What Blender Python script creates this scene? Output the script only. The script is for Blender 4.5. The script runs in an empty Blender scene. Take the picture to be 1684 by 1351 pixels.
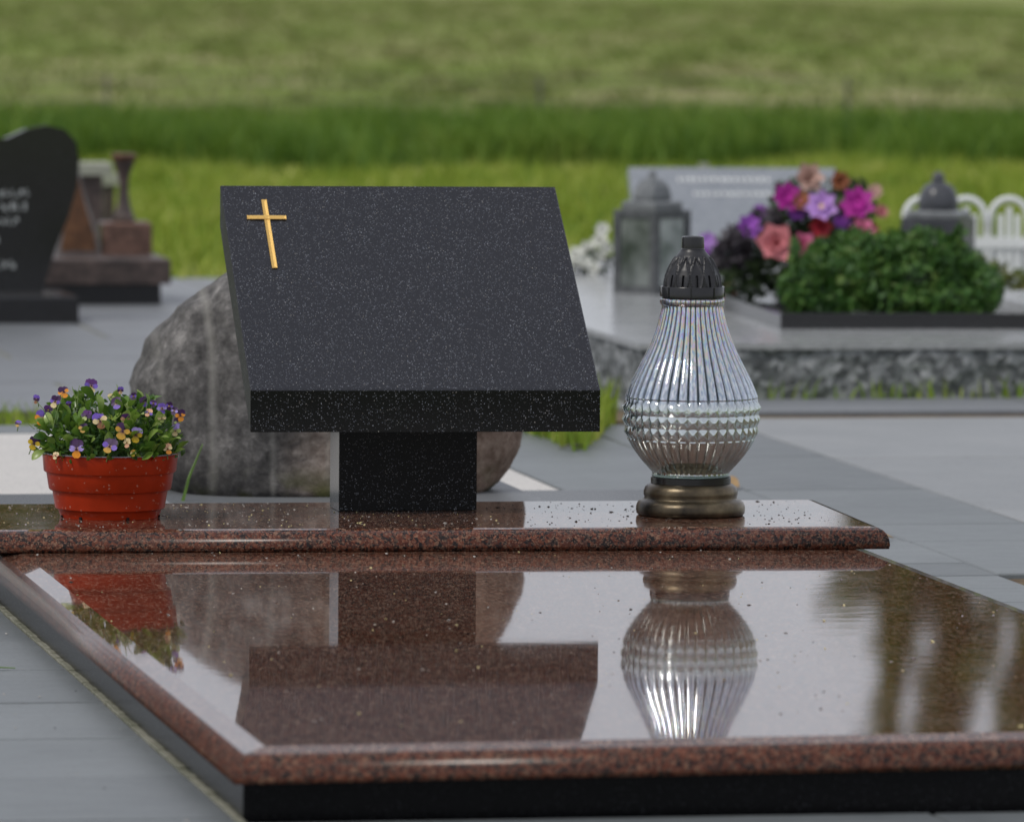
import bpy, math, random
import numpy as np
from mathutils import Vector, Matrix, Euler
from math import pi, sin, cos, radians as rad
random.seed(7); rng = np.random.default_rng(7)
S = bpy.context.scene
COL = S.collection

# ------------------------------------------------------------------ camera
cd = bpy.data.cameras.new('camera'); cam = bpy.data.objects.new('camera', cd); COL.objects.link(cam)
cd.sensor_width = 36; cd.lens = 245.84; cd.clip_start = .05; cd.clip_end = 2000
RX = Vector((.98360, -.18020, .00748)); UP = Vector((.00500, .06873, .99762)); FW = Vector((.18029, .98123, -.06850))
m = Matrix.Identity(4)
for i, v in enumerate((RX, UP, -FW)):
    for k in range(3): m[k][i] = v[k]
m.translation = Vector((-1.30676, -7.67, .756))
cam.matrix_world = m
S.camera = cam
cd.dof.use_dof = True; cd.dof.focus_distance = 7.70; cd.dof.aperture_fstop = 11.0; cd.dof.aperture_blades = 9

# ------------------------------------------------------------------ sky
SUN = Vector((-.55, -.30, .80)).normalized()
W = bpy.data.worlds.new('World'); S.world = W; W.use_nodes = True
nt = W.node_tree; nt.nodes.clear()
out = nt.nodes.new('ShaderNodeOutputWorld'); bg = nt.nodes.new('ShaderNodeBackground')
sky = nt.nodes.new('ShaderNodeTexSky'); sky.sky_type = 'NISHITA'; sky.sun_disc = False
sky.sun_elevation = math.asin(SUN.z); sky.sun_rotation = math.atan2(SUN.x, SUN.y) % (2*pi)
bg.inputs['Strength'].default_value = .10
tc = nt.nodes.new('ShaderNodeTexCoord'); mp = nt.nodes.new('ShaderNodeMapping'); mp.inputs['Scale'].default_value = (1.2, 1.2, 3.5)
no = nt.nodes.new('ShaderNodeTexNoise'); no.inputs['Scale'].default_value = 1.7; no.inputs['Detail'].default_value = 5
cr = nt.nodes.new('ShaderNodeValToRGB')
cr.color_ramp.elements[0].position = .3; cr.color_ramp.elements[0].color = (5.7, 5.85, 6.5, 1)
cr.color_ramp.elements[1].position = .7; cr.color_ramp.elements[1].color = (8.1, 8.2, 8.8, 1)
mx = nt.nodes.new('ShaderNodeMix'); mx.data_type = 'RGBA'; mx.inputs['Factor'].default_value = .82
nt.links.new(tc.outputs['Generated'], mp.inputs['Vector']); nt.links.new(mp.outputs[0], no.inputs['Vector'])
nt.links.new(no.outputs['Fac'], cr.inputs['Fac'])
nt.links.new(sky.outputs[0], mx.inputs['A']); nt.links.new(cr.outputs[0], mx.inputs['B'])
nt.links.new(mx.outputs['Result'], bg.inputs['Color']); nt.links.new(bg.outputs[0], out.inputs['Surface'])
sl = bpy.data.lights.new('sun', 'SUN'); sl.energy = 1.5; sl.angle = rad(12); sl.color = (1, .95, .88)
so = bpy.data.objects.new('sun', sl); COL.objects.link(so); so.rotation_euler = SUN.to_track_quat('Z', 'Y').to_euler()
S.view_settings.view_transform = 'Standard'; S.view_settings.look = 'None'
S.view_settings.exposure = .05; S.view_settings.gamma = 1
S.cycles.max_bounces = 14; S.cycles.transmission_bounces = 12; S.cycles.transparent_max_bounces = 10
S.cycles.glossy_bounces = 8

# ------------------------------------------------------------------ material helpers
class NT:
    def __init__(s, name):
        s.m = bpy.data.materials.new(name); s.m.use_nodes = True; s.t = s.m.node_tree
        s.b = s.t.nodes['Principled BSDF']; s.tc = s.n('TexCoord')
        s.obj = s.tc.outputs['Object']
    def n(s, k, **kw):
        x = s.t.nodes.new('ShaderNode'+k)
        for a, v in kw.items(): setattr(x, a, v)
        return x
    def l(s, a, b): s.t.links.new(a, b)
    def set(s, **kw):
        for k, v in kw.items(): s.b.inputs[k.replace('_', ' ')].default_value = v
    def vec(s, scale=(1, 1, 1), src=None):
        q = s.n('Mapping'); q.inputs['Scale'].default_value = scale; s.l(src or s.obj, q.inputs['Vector']); return q.outputs[0]
    def noise(s, sc, det=4, rough=.5, v=None, out='Fac'):
        q = s.n('TexNoise'); q.inputs['Scale'].default_value = sc; q.inputs['Detail'].default_value = det; q.inputs['Roughness'].default_value = rough
        s.l(v or s.obj, q.inputs['Vector']); return q.outputs[out]
    def voro(s, sc, feat='F1', v=None, out='Color'):
        q = s.n('TexVoronoi'); q.feature = feat; q.inputs['Scale'].default_value = sc
        s.l(v or s.obj, q.inputs['Vector']); return q.outputs[out]
    def ramp(s, f, stops, interp='LINEAR'):
        q = s.n('ValToRGB'); e = q.color_ramp.elements; q.color_ramp.interpolation = interp
        while len(e) < len(stops): e.new(.5)
        for el, (p, c) in zip(e, stops):
            el.position = p; el.color = (*c, 1) if not isinstance(c, (int, float)) else (c, c, c, 1)
        s.l(f, q.inputs['Fac']); return q.outputs['Color']
    def mix(s, f, a, b, mode='MIX'):
        q = s.n('Mix', data_type='RGBA', blend_type=mode)
        for k, x in (('Factor', f), ('A', a), ('B', b)):
            if hasattr(x, 'is_linked'): s.l(x, q.inputs[k])
            else: q.inputs[k].default_value = x if isinstance(x, (int, float)) else (*x, 1)
        return q.outputs['Result']
    def math(s, op, a, b=0.0, c=0.0):
        q = s.n('Math', operation=op)
        for i, x in enumerate((a, b, c)):
            if hasattr(x, 'is_linked'): s.l(x, q.inputs[i])
            else: q.inputs[i].default_value = x
        return q.outputs[0]
    def sep(s, v):
        q = s.n('SeparateXYZ'); s.l(v, q.inputs[0]); return q.outputs
    def bump(s, h, strength, dist=.001, to=None):
        q = s.n('Bump'); q.inputs['Strength'].default_value = strength; q.inputs['Distance'].default_value = dist
        s.l(h, q.inputs['Height'])
        s.l(q.outputs[0], (to or s.b).inputs['Normal']); return q.outputs[0]
    def base(s, c):
        if hasattr(c, 'is_linked'): s.l(c, s.b.inputs['Base Color'])
        else: s.b.inputs['Base Color'].default_value = (*c, 1)

def simple(name, c, rough=.5, metal=0, var=.15, sc=40, bump=0, spec=.5, **kw):
    t = NT(name); n = t.noise(sc, 5)
    lo = tuple(max(0, x*(1-var)) for x in c); hi = tuple(min(1, x*(1+var)) for x in c)
    t.base(t.ramp(n, [(.3, lo), (.7, hi)])); t.set(Roughness=rough, Metallic=metal, Specular_IOR_Level=spec, **kw)
    if bump: t.bump(n, bump)
    return t.m

def granite_red(name, rough, dust=.5, spec=.56, fl3=.75):
    t = NT(name)
    v = t.vec((1, 1, 1))
    c1 = t.sep(t.voro(300, v=v))[0]
    g = t.ramp(c1, [(0, (.008, .006, .006)), (.27, (.016, .008, .007)), (.32, (.055, .013, .007)), (.6, (.088, .023, .011)), (.8, (.135, .042, .022)), (.93, (.03, .018, .015)), (1, (.20, .10, .06))])
    c2 = t.sep(t.voro(760, v=v))[0]
    f = t.ramp(c2, [(0, 0), (.80, 0), (.86, 1)])
    g = t.mix(t.math('MULTIPLY', f, .40), g, (.30, .17, .11))
    d = t.ramp(c2, [(0, 1), (.15, 1), (.2, 0)])
    g = t.mix(t.math('MULTIPLY', d, .5), g, (.025, .018, .018))
    # fine dust film lying in patches
    big = t.noise(9, 6, .62)
    fine = t.noise(1400, 2, .6)
    dm = t.math('MULTIPLY', t.ramp(big, [(.35, .15), (.7, 1)]), t.ramp(fine, [(.5, 0), (.66, 1)]))
    g = t.mix(t.math('MULTIPLY', dm, dust), g, (.36, .29, .22))
    c3 = t.sep(t.voro(420, v=t.vec((1.0, .45, 1))))[1]
    g = t.mix(t.math('MULTIPLY', t.ramp(c3, [(.80, 0), (.90, 1)]), fl3), g, (.32, .21, .15))
    t.base(g)
    r = t.math('ADD', t.math('MULTIPLY', dm, .25*dust), rough)
    t.l(r, t.b.inputs['Roughness'])
    t.set(Specular_IOR_Level=spec)
    wav = t.noise(14, 3, .5, t.vec((1, 2.2, 1)))
    t.bump(t.math('ADD', t.math('MULTIPLY', wav, 1.0), t.math('MULTIPLY', fine, .012)), .0035, .01)
    return t.m

def granite_black(name, rough=.06, fleck=.30, base=(.012, .012, .014), fs=620, amt=.72, spec=.55):
    t = NT(name)
    q = t.n('TexVoronoi'); q.inputs['Scale'].default_value = fs; q.inputs['Randomness'].default_value = 1; 
    dis = t.noise(160, 2, out='Color'); va = t.n('VectorMath', operation='MULTIPLY_ADD'); t.l(dis, va.inputs[0]); va.inputs[1].default_value = (.004,)*3; t.l(t.obj, va.inputs[2])
    t.l(va.outputs[0], q.inputs['Vector'])
    rnd = t.sep(q.outputs['Color'])
    f = t.math('MULTIPLY', t.ramp(rnd[0], [(0, 0), (amt, 0), (1, 1)]), t.ramp(q.outputs['Distance'], [(.1, 1), (.42, 0)]))
    big = t.ramp(t.noise(26, 4, .6), [(.3, .45), (.7, 1)])
    f = t.math('MULTIPLY', f, big)
    tint = t.ramp(rnd[1], [(0, (.26, .29, .36)), (.8, (.42, .44, .48)), (1, (.50, .46, .40))])
    f2 = t.math('MULTIPLY', t.ramp(t.noise(900, 2), [(.5, 0), (.75, 1)]), .25)
    b = t.mix(f2, base, tuple(x*3.2 for x in base))
    t.base(t.mix(t.math('MINIMUM', t.math('MULTIPLY', f, fleck/.3), .9), b, tint))
    t.l(t.math('ADD', t.math('MULTIPLY', f, .2), rough), t.b.inputs['Roughness'])
    t.set(Specular_IOR_Level=spec)
    return t.m

def stone(name, cols, sc=60, rough=.7, bump=.3, big=6, stretch=(1, 1, 1), spec=.4, bdist=.003):
    t = NT(name); v = t.vec(stretch)
    a = t.noise(sc, 8, .65, v); b = t.noise(big, 4, .55, v)
    k = t.math('ADD', t.math('MULTIPLY', a, .65), t.math('MULTIPLY', b, .35))
    n = len(cols); t.base(t.ramp(k, [(.34+.32*i/(n-1), c) for i, c in enumerate(cols)]))
    t.set(Roughness=rough, Specular_IOR_Level=spec)
    t.bump(a, bump, bdist); return t.m

def paving_mat(name, lo, hi, rough=.35):
    t = NT(name)
    geo = t.n('ObjectInfo')
    wv = t.n('NewGeometry').outputs['Position']
    a = t.noise(5, 6, .6, wv); b = t.noise(240, 3, .6, wv); st = t.noise(22, 6, .7, t.vec((.9, 1.6, 1), wv))
    k = t.math('ADD', t.math('MULTIPLY', a, .4), t.math('ADD', t.math('MULTIPLY', b, .32), t.math('MULTIPLY', st, .28)))
    c = t.ramp(k, [(.38, lo), (.60, hi)])
    c = t.mix(.42, c, t.mix(geo.outputs['Random'], tuple(x*.84 for x in lo), tuple(x*1.08 for x in hi)))
    sp = t.math('GREATER_THAN', t.sep(t.voro(330, v=wv))[0], .955)
    c = t.mix(t.math('MULTIPLY', sp, .5), c, (.10, .10, .10))
    t.base(c); t.l(t.math('ADD', t.math('MULTIPLY', st, .3), rough-.1), t.b.inputs['Roughness'])
    t.bump(b, .35, .0008); return t.m

def leaf_mat(name, stops, trans=.25, rough=.45, spec=.4, noise=30):
    t = NT(name); oi = t.n('ObjectInfo'); n = t.noise(noise, 3)
    k = t.math('ADD', t.math('MULTIPLY', oi.outputs['Random'], .45), t.math('MULTIPLY', n, .62))
    lo = .2
    t.base(t.ramp(k, [(lo+.62*i/(len(stops)-1), c) for i, c in enumerate(stops)]))
    t.set(Roughness=rough, Specular_IOR_Level=spec)
    tr = t.n('BsdfTranslucent'); tr.inputs[0].default_value = (*[min(1, x*1.4) for x in stops[len(stops)//2]], 1)
    ms = t.n('MixShader'); ms.inputs[0].default_value = trans
    o = [x for x in t.t.nodes if x.type == 'OUTPUT_MATERIAL'][0]
    t.l(t.b.outputs[0], ms.inputs[1]); t.l(tr.outputs[0], ms.inputs[2]); t.l(ms.outputs[0], o.inputs[0]); return t.m

def random_mat(name, stops, rough=.6, spec=.3, scale=3, trans=.2, patch=0):
    """colour varies per mesh island (blade / leaf) and over patches of ground"""
    t = NT(name); g = t.n('NewGeometry'); n = t.noise(scale, 4, .6)
    k = t.math('ADD', t.math('MULTIPLY', g.outputs['Random Per Island'], .34), t.math('MULTIPLY', t.math('ADD', t.math('MULTIPLY', t.math('SUBTRACT', n, .5), 1.9), .5), .6))
    t.base(t.ramp(k, [(.2+.6*i/(len(stops)-1), c) for i, c in enumerate(stops)]))
    t.set(Roughness=rough, Specular_IOR_Level=spec)
    if trans:
        tr = t.n('BsdfTranslucent'); tr.inputs[0].default_value = (*[min(1, x*1.3) for x in stops[len(stops)//2]], 1)
        ms = t.n('MixShader'); ms.inputs[0].default_value = trans
        o = [x for x in t.t.nodes if x.type == 'OUTPUT_MATERIAL'][0]
        t.l(t.b.outputs[0], ms.inputs[1]); t.l(tr.outputs[0], ms.inputs[2]); t.l(ms.outputs[0], o.inputs[0])
    return t.m

# ------------------------------------------------------------------ mesh helpers
class MB:
    def __init__(s): s.v = []; s.f = []; s.mi = []
    def add(s, vs, fs, mi=0, M=None):
        o = len(s.v)
        s.v += [tuple(M @ Vector(p)) for p in vs] if M is not None else [tuple(p) for p in vs]
        s.f += [tuple(i+o for i in f) for f in fs]; s.mi += [mi]*len(fs)
    def box(s, x0, x1, y0, y1, z0, z1, mi=0, M=None, b=0):
        if b:
            pts = []; 
            for z, ins in ((z0, 0), (z1-b, 0), (z1, b)):
                pts += [(x0+ins, y0+ins, z), (x1-ins, y0+ins, z), (x1-ins, y1-ins, z), (x0+ins, y1-ins, z)]
            fs = [(3, 2, 1, 0), (8, 9, 10, 11)]
            for r in (0, 4):
                for i in range(4): fs.append((r+i, r+(i+1) % 4, r+4+(i+1) % 4, r+4+i))
            s.add(pts, fs, mi, M); return
        s.add([(x0, y0, z0), (x1, y0, z0), (x1, y1, z0), (x0, y1, z0), (x0, y0, z1), (x1, y0, z1), (x1, y1, z1), (x0, y1, z1)],
              [(3, 2, 1, 0), (4, 5, 6, 7), (0, 1, 5, 4), (1, 2, 6, 5), (2, 3, 7, 6), (3, 0, 4, 7)], mi, M)
    def lathe(s, prof, n=32, mi=0, M=None, cap=True):
        vs = []; fs = []
        for r, z in prof:
            for i in range(n): a = 2*pi*i/n; vs.append((r*cos(a), r*sin(a), z))
        for k in range(len(prof)-1):
            for i in range(n): fs.append((k*n+i, k*n+(i+1) % n, (k+1)*n+(i+1) % n, (k+1)*n+i))
        if cap: fs.append(tuple(range(n))[::-1]); fs.append(tuple(range((len(prof)-1)*n, len(prof)*n)))
        s.add(vs, fs, mi, M)
    def tube(s, pts, r0, r1=None, n=6, mi=0):
        r1 = r0 if r1 is None else r1; pts = [Vector(p) for p in pts]; vs = []; fs = []
        for i, p in enumerate(pts):
            d = (pts[min(i+1, len(pts)-1)]-pts[max(i-1, 0)]).normalized()
            q = d.to_track_quat('Z', 'Y'); r = r0+(r1-r0)*i/(len(pts)-1)
            for k in range(n): a = 2*pi*k/n; vs.append(p+q @ Vector((r*cos(a), r*sin(a), 0)))
        for i in range(len(pts)-1):
            for k in range(n): fs.append((i*n+k, i*n+(k+1) % n, (i+1)*n+(k+1) % n, (i+1)*n+k))
        fs.append(tuple(range(n))[::-1]); fs.append(tuple(range((len(pts)-1)*n, len(pts)*n))); s.add(vs, fs, mi)
    def mesh(s, name, mats, smooth=False, ang=None):
        me = bpy.data.meshes.new(name); me.from_pydata(s.v, [], s.f); me.update()
        for mm in (mats if isinstance(mats, (list, tuple)) else [mats]): me.materials.append(mm)
        if any(s.mi): me.polygons.foreach_set('material_index', s.mi)
        if smooth or ang is not None:
            me.polygons.foreach_set('use_smooth', [True]*len(s.f))
            if ang is not None: me.set_sharp_from_angle(angle=rad(ang))
        return me
    def build(s, name, mats, parent=None, loc=(0, 0, 0), rot=(0, 0, 0), smooth=False, ang=None):
        return link(name, s.mesh(name, mats, smooth, ang), parent, loc, rot)

def link(name, me, parent=None, loc=(0, 0, 0), rot=(0, 0, 0), scale=None):
    o = bpy.data.objects.new(name, me); COL.objects.link(o); o.location = loc; o.rotation_euler = rot
    if scale: o.scale = scale
    if parent: o.parent = parent
    return o
def tag(o, label=None, cat=None, group=None, kind=None):
    if label: o['label'] = label
    if cat: o['category'] = cat
    if group: o['group'] = group
    if kind: o['kind'] = kind
    return o
def thing(name, label, cat, loc=(0, 0, 0), rz=0, group=None):
    return tag(link(name, None, None, loc, (0, 0, rz)), label, cat, group)
def struct(o): o['kind'] = 'structure'; return o
def np_mesh(name, V, F, mat):
    me = bpy.data.meshes.new(name); n = len(V); k = F.shape[1]; f = len(F)
    me.vertices.add(n); me.vertices.foreach_set('co', V.astype(np.float32).ravel())
    me.loops.add(f*k); me.loops.foreach_set('vertex_index', F.astype(np.int32).ravel())
    me.polygons.add(f); me.polygons.foreach_set('loop_start', np.arange(0, f*k, k, dtype=np.int32))
    me.update(calc_edges=True); me.validate(); me.materials.append(mat); return me

# ------------------------------------------------------------------ materials
M_red = granite_red('polished_red_granite', .025, .38)
M_red_edge = granite_red('red_granite_edge', .24, .08, .22, .12)
M_blk = granite_black('speckled_black_granite', .07, .34, (.012, .0125, .017), 620, .50, .50)
M_blk2 = granite_black('plain_black_granite', .25, .06, (.0035, .0035, .004), 500, .7, .16)
M_gpave = paving_mat('grey_paving', (.105, .118, .122), (.185, .202, .206), .40)
M_gpave2 = paving_mat('light_grey_paving', (.21, .222, .228), (.31, .318, .318), .45)
M_gpave3 = paving_mat('far_grey_paving', (.135, .145, .155), (.22, .23, .24), .4)
M_pale = paving_mat('cream_stone', (.52, .50, .47), (.66, .63, .58), .6)
M_soil = stone('soil', [(.05, .035, .02), (.13, .09, .05), (.17, .14, .06)], 40, .95, .6)
M_mortar = stone('mossy_mortar', [(.07, .08, .04), (.20, .20, .15), (.36, .35, .29)], 90, .9, .5)
M_lawn = random_mat('lawn_grass', [(.07, .15, .008), (.18, .28, .02), (.34, .39, .06), (.52, .50, .18)], scale=2.6)
M_tall = random_mat('tall_grass', [(.035, .095, .008), (.085, .17, .014), (.15, .245, .028), (.22, .28, .055)], scale=1.5)
M_field = random_mat('field_grass', [(.125, .19, .028), (.17, .225, .045), (.23, .245, .085), (.33, .29, .16)], scale=.4)

def ground_mat():
    t = NT('grass_ground'); p = t.n('NewGeometry').outputs['Position']; y = t.sep(p)[1]
    v = t.vec((.8, .22, 1), p)
    a = t.noise(1.0, 6, .62, v); b = t.noise(9, 5, .6, p)
    k = t.math('ADD', t.math('MULTIPLY', a, .7), t.math('MULTIPLY', b, .3))
    field = t.ramp(k, [(.36, (.13, .19, .03)), (.50, (.18, .225, .05)), (.57, (.26, .25, .11)), (.66, (.38, .31, .20))])
    lawn = t.ramp(b, [(.35, (.09, .15, .014)), (.65, (.22, .27, .05))])
    soilband = t.math('SMOOTH_MIN', 1, 1, 0)
    f = t.ramp(t.math('DIVIDE', y, 40), [(.36, 0), (.40, 1)])
    t.base(t.mix(f, lawn, field)); t.set(Roughness=.95, Specular_IOR_Level=.1); t.bump(b, .5, .02); return t.m
M_ground = ground_mat()

# ------------------------------------------------------------------ ground sheet and paving
mb = MB(); n = 60
xs = np.linspace(-1, 1, n+1); xs = np.sign(xs)*np.abs(xs)**2.2*900
for j in range(n+1):
    for i in range(n+1):
        x = xs[i]; y = xs[j]+20
        mb.v.append((x, y, -.036))
mb.f = [(j*(n+1)+i, j*(n+1)+i+1, (j+1)*(n+1)+i+1, (j+1)*(n+1)+i) for j in range(n) for i in range(n)]; mb.mi = [0]*len(mb.f)
g = mb.build('ground', M_ground); tag(g, 'mown lawn and rough field behind the graves'); struct(g)

pav = link('paving', None); struct(pav); tag(pav, 'grey and cream stone slabs laid between the graves')
_tc = {}
def tile(x0, x1, y0, y1, mat, name='paving_slab', gap=.004, z=0, parent=pav, label=None):
    w = round(x1-x0-gap, 4); d = round(y1-y0-gap, 4); key = (w, d, mat.name)
    if key not in _tc:
        b = MB(); b.box(-w/2, w/2, -d/2, d/2, -.03, 0, b=.002); _tc[key] = b.mesh(name, mat)
    o = link(name, _tc[key], parent, ((x0+x1)/2, (y0+y1)/2, z+random.uniform(-.0006, .0006)))
    if label: o['label'] = label
    return o
# left and front of the big grave
ys = [-3.6+.3*i for i in range(17)]
for i in range(16):
    for k in range(3): tile(-.465-.6*(k+1), -.465-.6*k, ys[i], ys[i+1], M_gpave)
for i in range(5):
    for k in range(4): tile(-.465+.6*k, -.465+.6*(k+1), -1.818-.35*(i+1), -1.838-.35*i, M_gpave)
# right of the grave
yr = [-1.84, -1.5, -1.2, -.9, -.6, -.3, .0, .17, .33, .49, .79, 1.04]
for a, b in zip(yr[:-1], yr[1:]): tile(.535, .752, a, b, M_gpave)
for a, b in ((.35, .79), (.79, 1.04)): tile(.752, .97, a, b, M_gpave)
for a, b in ((1.04, 1.6), (1.6, 2.2), (2.2, 2.85)):
    tile(.472, .72, a, b, M_gpave); tile(.72, .97, a, b, M_gpave)
for a, b in ((.35, 1.25), (1.25, 2.15), (2.15, 2.96)):
    for k in range(2): tile(.97+.75*k, .97+.75*(k+1), a, b, M_gpave2)
# cream slabs behind
for k in range(3): tile(-2.0+.823*k, -2.0+.823*(k+1), 1.40, 2.73, M_pale, 'cream_slab')
for k in range(3): tile(-2.0+.8*k, -2.0+.8*(k+1), 2.74, 2.90, M_gpave)
tile(-.28, .32, 1.24, 1.395, M_gpave)
# far left paving
rows = [3.24, 3.9, 4.55, 5.15, 5.75, 6.6, 7.35]
for i in range(6):
    j = [.045, .29][i % 2] if i < 5 else .1
    for a, b in ((j-1.4, j-.7), (j-.7, j), (j, min(j+.62, .9)), (min(j+.62, .9), .9)):
        if b-a > .05: tile(a, b, rows[i], rows[i+1], M_gpave3, gap=.009)
b = MB(); b.box(-1.6, .91, 3.23, 7.36, -.0295, -.0025); b.build('pale_mortar', M_mortar, pav)
b = MB(); b.box(-2.3, -.466, -3.6, 1.2, -.0295, -.0022); b.build('grey_mortar', simple('grey_mortar', (.10, .11, .11), .9), pav)
# low step in front of the grey grave
kb = MB()
for k in range(4): tile(.92+.62*k, .92+.62*(k+1), 3.07, 3.36, M_gpave3, 'step_slab', z=.004)
b = MB(); b.box(.3, .9, 3.0, 3.22, -.03, -.006); b.build('soil_strip', M_soil, pav)
b = MB(); b.box(.755, 2.6, -1.9, .345, -.03, -.006); so_ = b.build('bare_soil', M_soil, pav)
b = MB(); b.box(.9, 3.4, 2.96, 3.068, -.03, -.004); b.build('soil_strip', M_soil, pav)
# pale mossy joint round the plinth
b = MB()
for i in range(90):
    y0 = -1.835+i*.024; w = random.uniform(.004, .008)
    b.box(-.4665-w*.15, -.4606, y0, y0+.0235, -.01, random.uniform(.0005, .002), b=.0006)
b.build('mossy_joint', M_mortar, pav)

# ------------------------------------------------------------------ main grave
def slab(name, quad, z0, z1, prof, mats, parent):
    """quad FL,FR,BR,BL ; prof (inset, z) from bottom to top; last ring closes as the flat top"""
    b = MB(); q = [Vector((*p, 0)) for p in quad]; n = 4
    def inset(d):
        r = []
        for i in range(4):
            p = q[i]; a = (q[(i+1) % 4]-p).normalized(); c = (q[i-1]-p).normalized()
            r.append(p+(a+c)*d/max(.2, a.cross(c).length))
        return r
    prof = [(.012, z0)]+prof; vs = []
    for d, z in prof: vs += [(p.x, p.y, z) for p in inset(d)]
    fs = [(3, 2, 1, 0)]; mi = [1]
    for k in range(len(prof)-1):
        for i in range(4): fs.append((k*4+i, k*4+(i+1) % 4, (k+1)*4+(i+1) % 4, (k+1)*4+i)); mi.append(1 if k < len(prof)-2 else 0)
    fs.append(tuple(range(len(prof)*4-4, len(prof)*4))); mi.append(0)
    b.v = vs; b.f = fs; b.mi = mi
    o = b.build(name, mats, parent, smooth=True)
    for q_ in range(len(fs)-5, len(fs)): o.data.polygons[q_].use_smooth = False
    o.data.polygons[0].use_smooth = False
    return o
grave = thing('grave', 'polished dark red granite grave slab on a black plinth in the foreground', 'grave')
slab('cover_slab', [(-.473, -1.848), (.526, -1.803), (.526, .33), (-.473, .33)], .034, .063,
     [(0, .0345), (0, .039), (.0008, .045), (.0022, .050), (.0048, .0548), (.0085, .0582), (.0095, .0588), (.030, .063)], [M_red, M_red_edge], grave)
slab('ledge_slab', [(-.510, .031), (.534, -.018), (.546, .385), (-.485, .410)], .0632, .088,
     [(.001, .0636), (0, .068), (.001, .075), (.0035, .0805), (.007, .0845), (.0115, .0868), (.018, .088)], [M_red, M_red_edge], grave)
b = MB(); b.box(-.4612, .505, -1.815, 1.20, -.03, .0338); b.build('plinth', M_blk2, grave)
b = MB(); b.box(-.165, .312, .46, 1.23, .0342, .046, b=.003); b.build('rear_base', M_gpave3, grave)

# ------------------------------------------------------------------ tilted memorial plaque
hs = thing('headstone', 'tilted black speckled granite plaque with a gold cross on a black stem', 'headstone', (.03, .285, .088))
# in headstone-local coordinates: origin (.03,.285,.088)
FL = Vector((-.166-.03, .184-.285, .2335-.088)); FR = Vector((.2375-.03, .176-.285, .2325-.088))
BLk = Vector((-.1685-.03, .4215-.285, .457-.088)); BR = Vector((.2285-.03, .417-.285, .456-.088))
ux = (FR-FL).normalized(); uy = (BLk-FL).normalized(); un = ux.cross(uy).normalized(); T = .0485
def bev_plate(pts, nrm, T, bv=.0012):
    b = MB(); c = sum(pts, Vector())/4; r0 = [p-Vector((0, 0, T)) for p in pts]
    ins = [p+(c-p).normalized()*bv*1.4 for p in pts]
    vs = [x for x in r0]+[p-Vector((0, 0, bv)) for p in pts]+ins
    fs = [(3, 2, 1, 0), (8, 9, 10, 11)]
    for r in (0, 4):
        for i in range(4): fs.append((r+i, r+(i+1) % 4, r+4+(i+1) % 4, r+4+i))
    b.add(vs, fs); return b
pb_ = bev_plate([FL, FR, BR, BLk], un, T); pb_.mi = [1]*len(pb_.mi); pb_.mi[1] = 0; pb_.mi[6:10] = [0]*4; pb_.mi[2] = 2; pb_.build('plaque', [M_blk, granite_black('sawn_black_granite', .5, .34, (.008, .009, .008), 560, .6, .2), granite_black('front_black_granite', .10, .36, (.003, .003, .003), 560, .6, .28)], hs)
b = MB(); b.box(-.083, .078, -.033, .033, .0005, .150); st = b.build('stem', granite_black('stem_granite', .12, .30, (.0022, .0022, .0026), 560, .62, .14), hs)
# the stem runs up into the tilted plaque
# gold cross, engraved and gilded: two arms with a V groove
M_gold = simple('gilt', (.78, .50, .15), .42, .65, .2, 900, .4)
org = FL+un*.0006
Lu = (BLk-FL).length
def onp(s, t, h=0): return org+ux*s+uy*t+un*h
def groove_bar(b, p0, p1, w, hh=.0010):
    d = (p1-p0).normalized(); sd = d.cross(un).normalized()*w/2
    e0 = p0+d*w*.45; e1 = p1-d*w*.45
    vs = [p0-sd, p0+sd, p1+sd, p1-sd, p0-sd+un*hh, p0+sd+un*hh, p1+sd+un*hh, p1-sd+un*hh, e0+un*hh*.15, e1+un*hh*.15]
    b.add(vs, [(0, 1, 5, 4), (1, 2, 6, 5), (2, 3, 7, 6), (3, 0, 4, 7), (4, 5, 8), (5, 6, 9, 8), (6, 7, 9), (7, 4, 8, 9)])
b = MB()
cxs = .0515
v0 = onp(.0485, Lu*(1-.0765)); v1 = onp(.0255+.0, Lu*(1-.415))
v1 = onp(.0490, Lu*(1-.415))
groove_bar(b, v1, v0, .0062); groove_bar(b, onp(.0255, Lu*(1-.165), .0002), onp(.0715, Lu*(1-.165), .0002), .0058)
b.build('cross', M_gold, hs)

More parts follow.
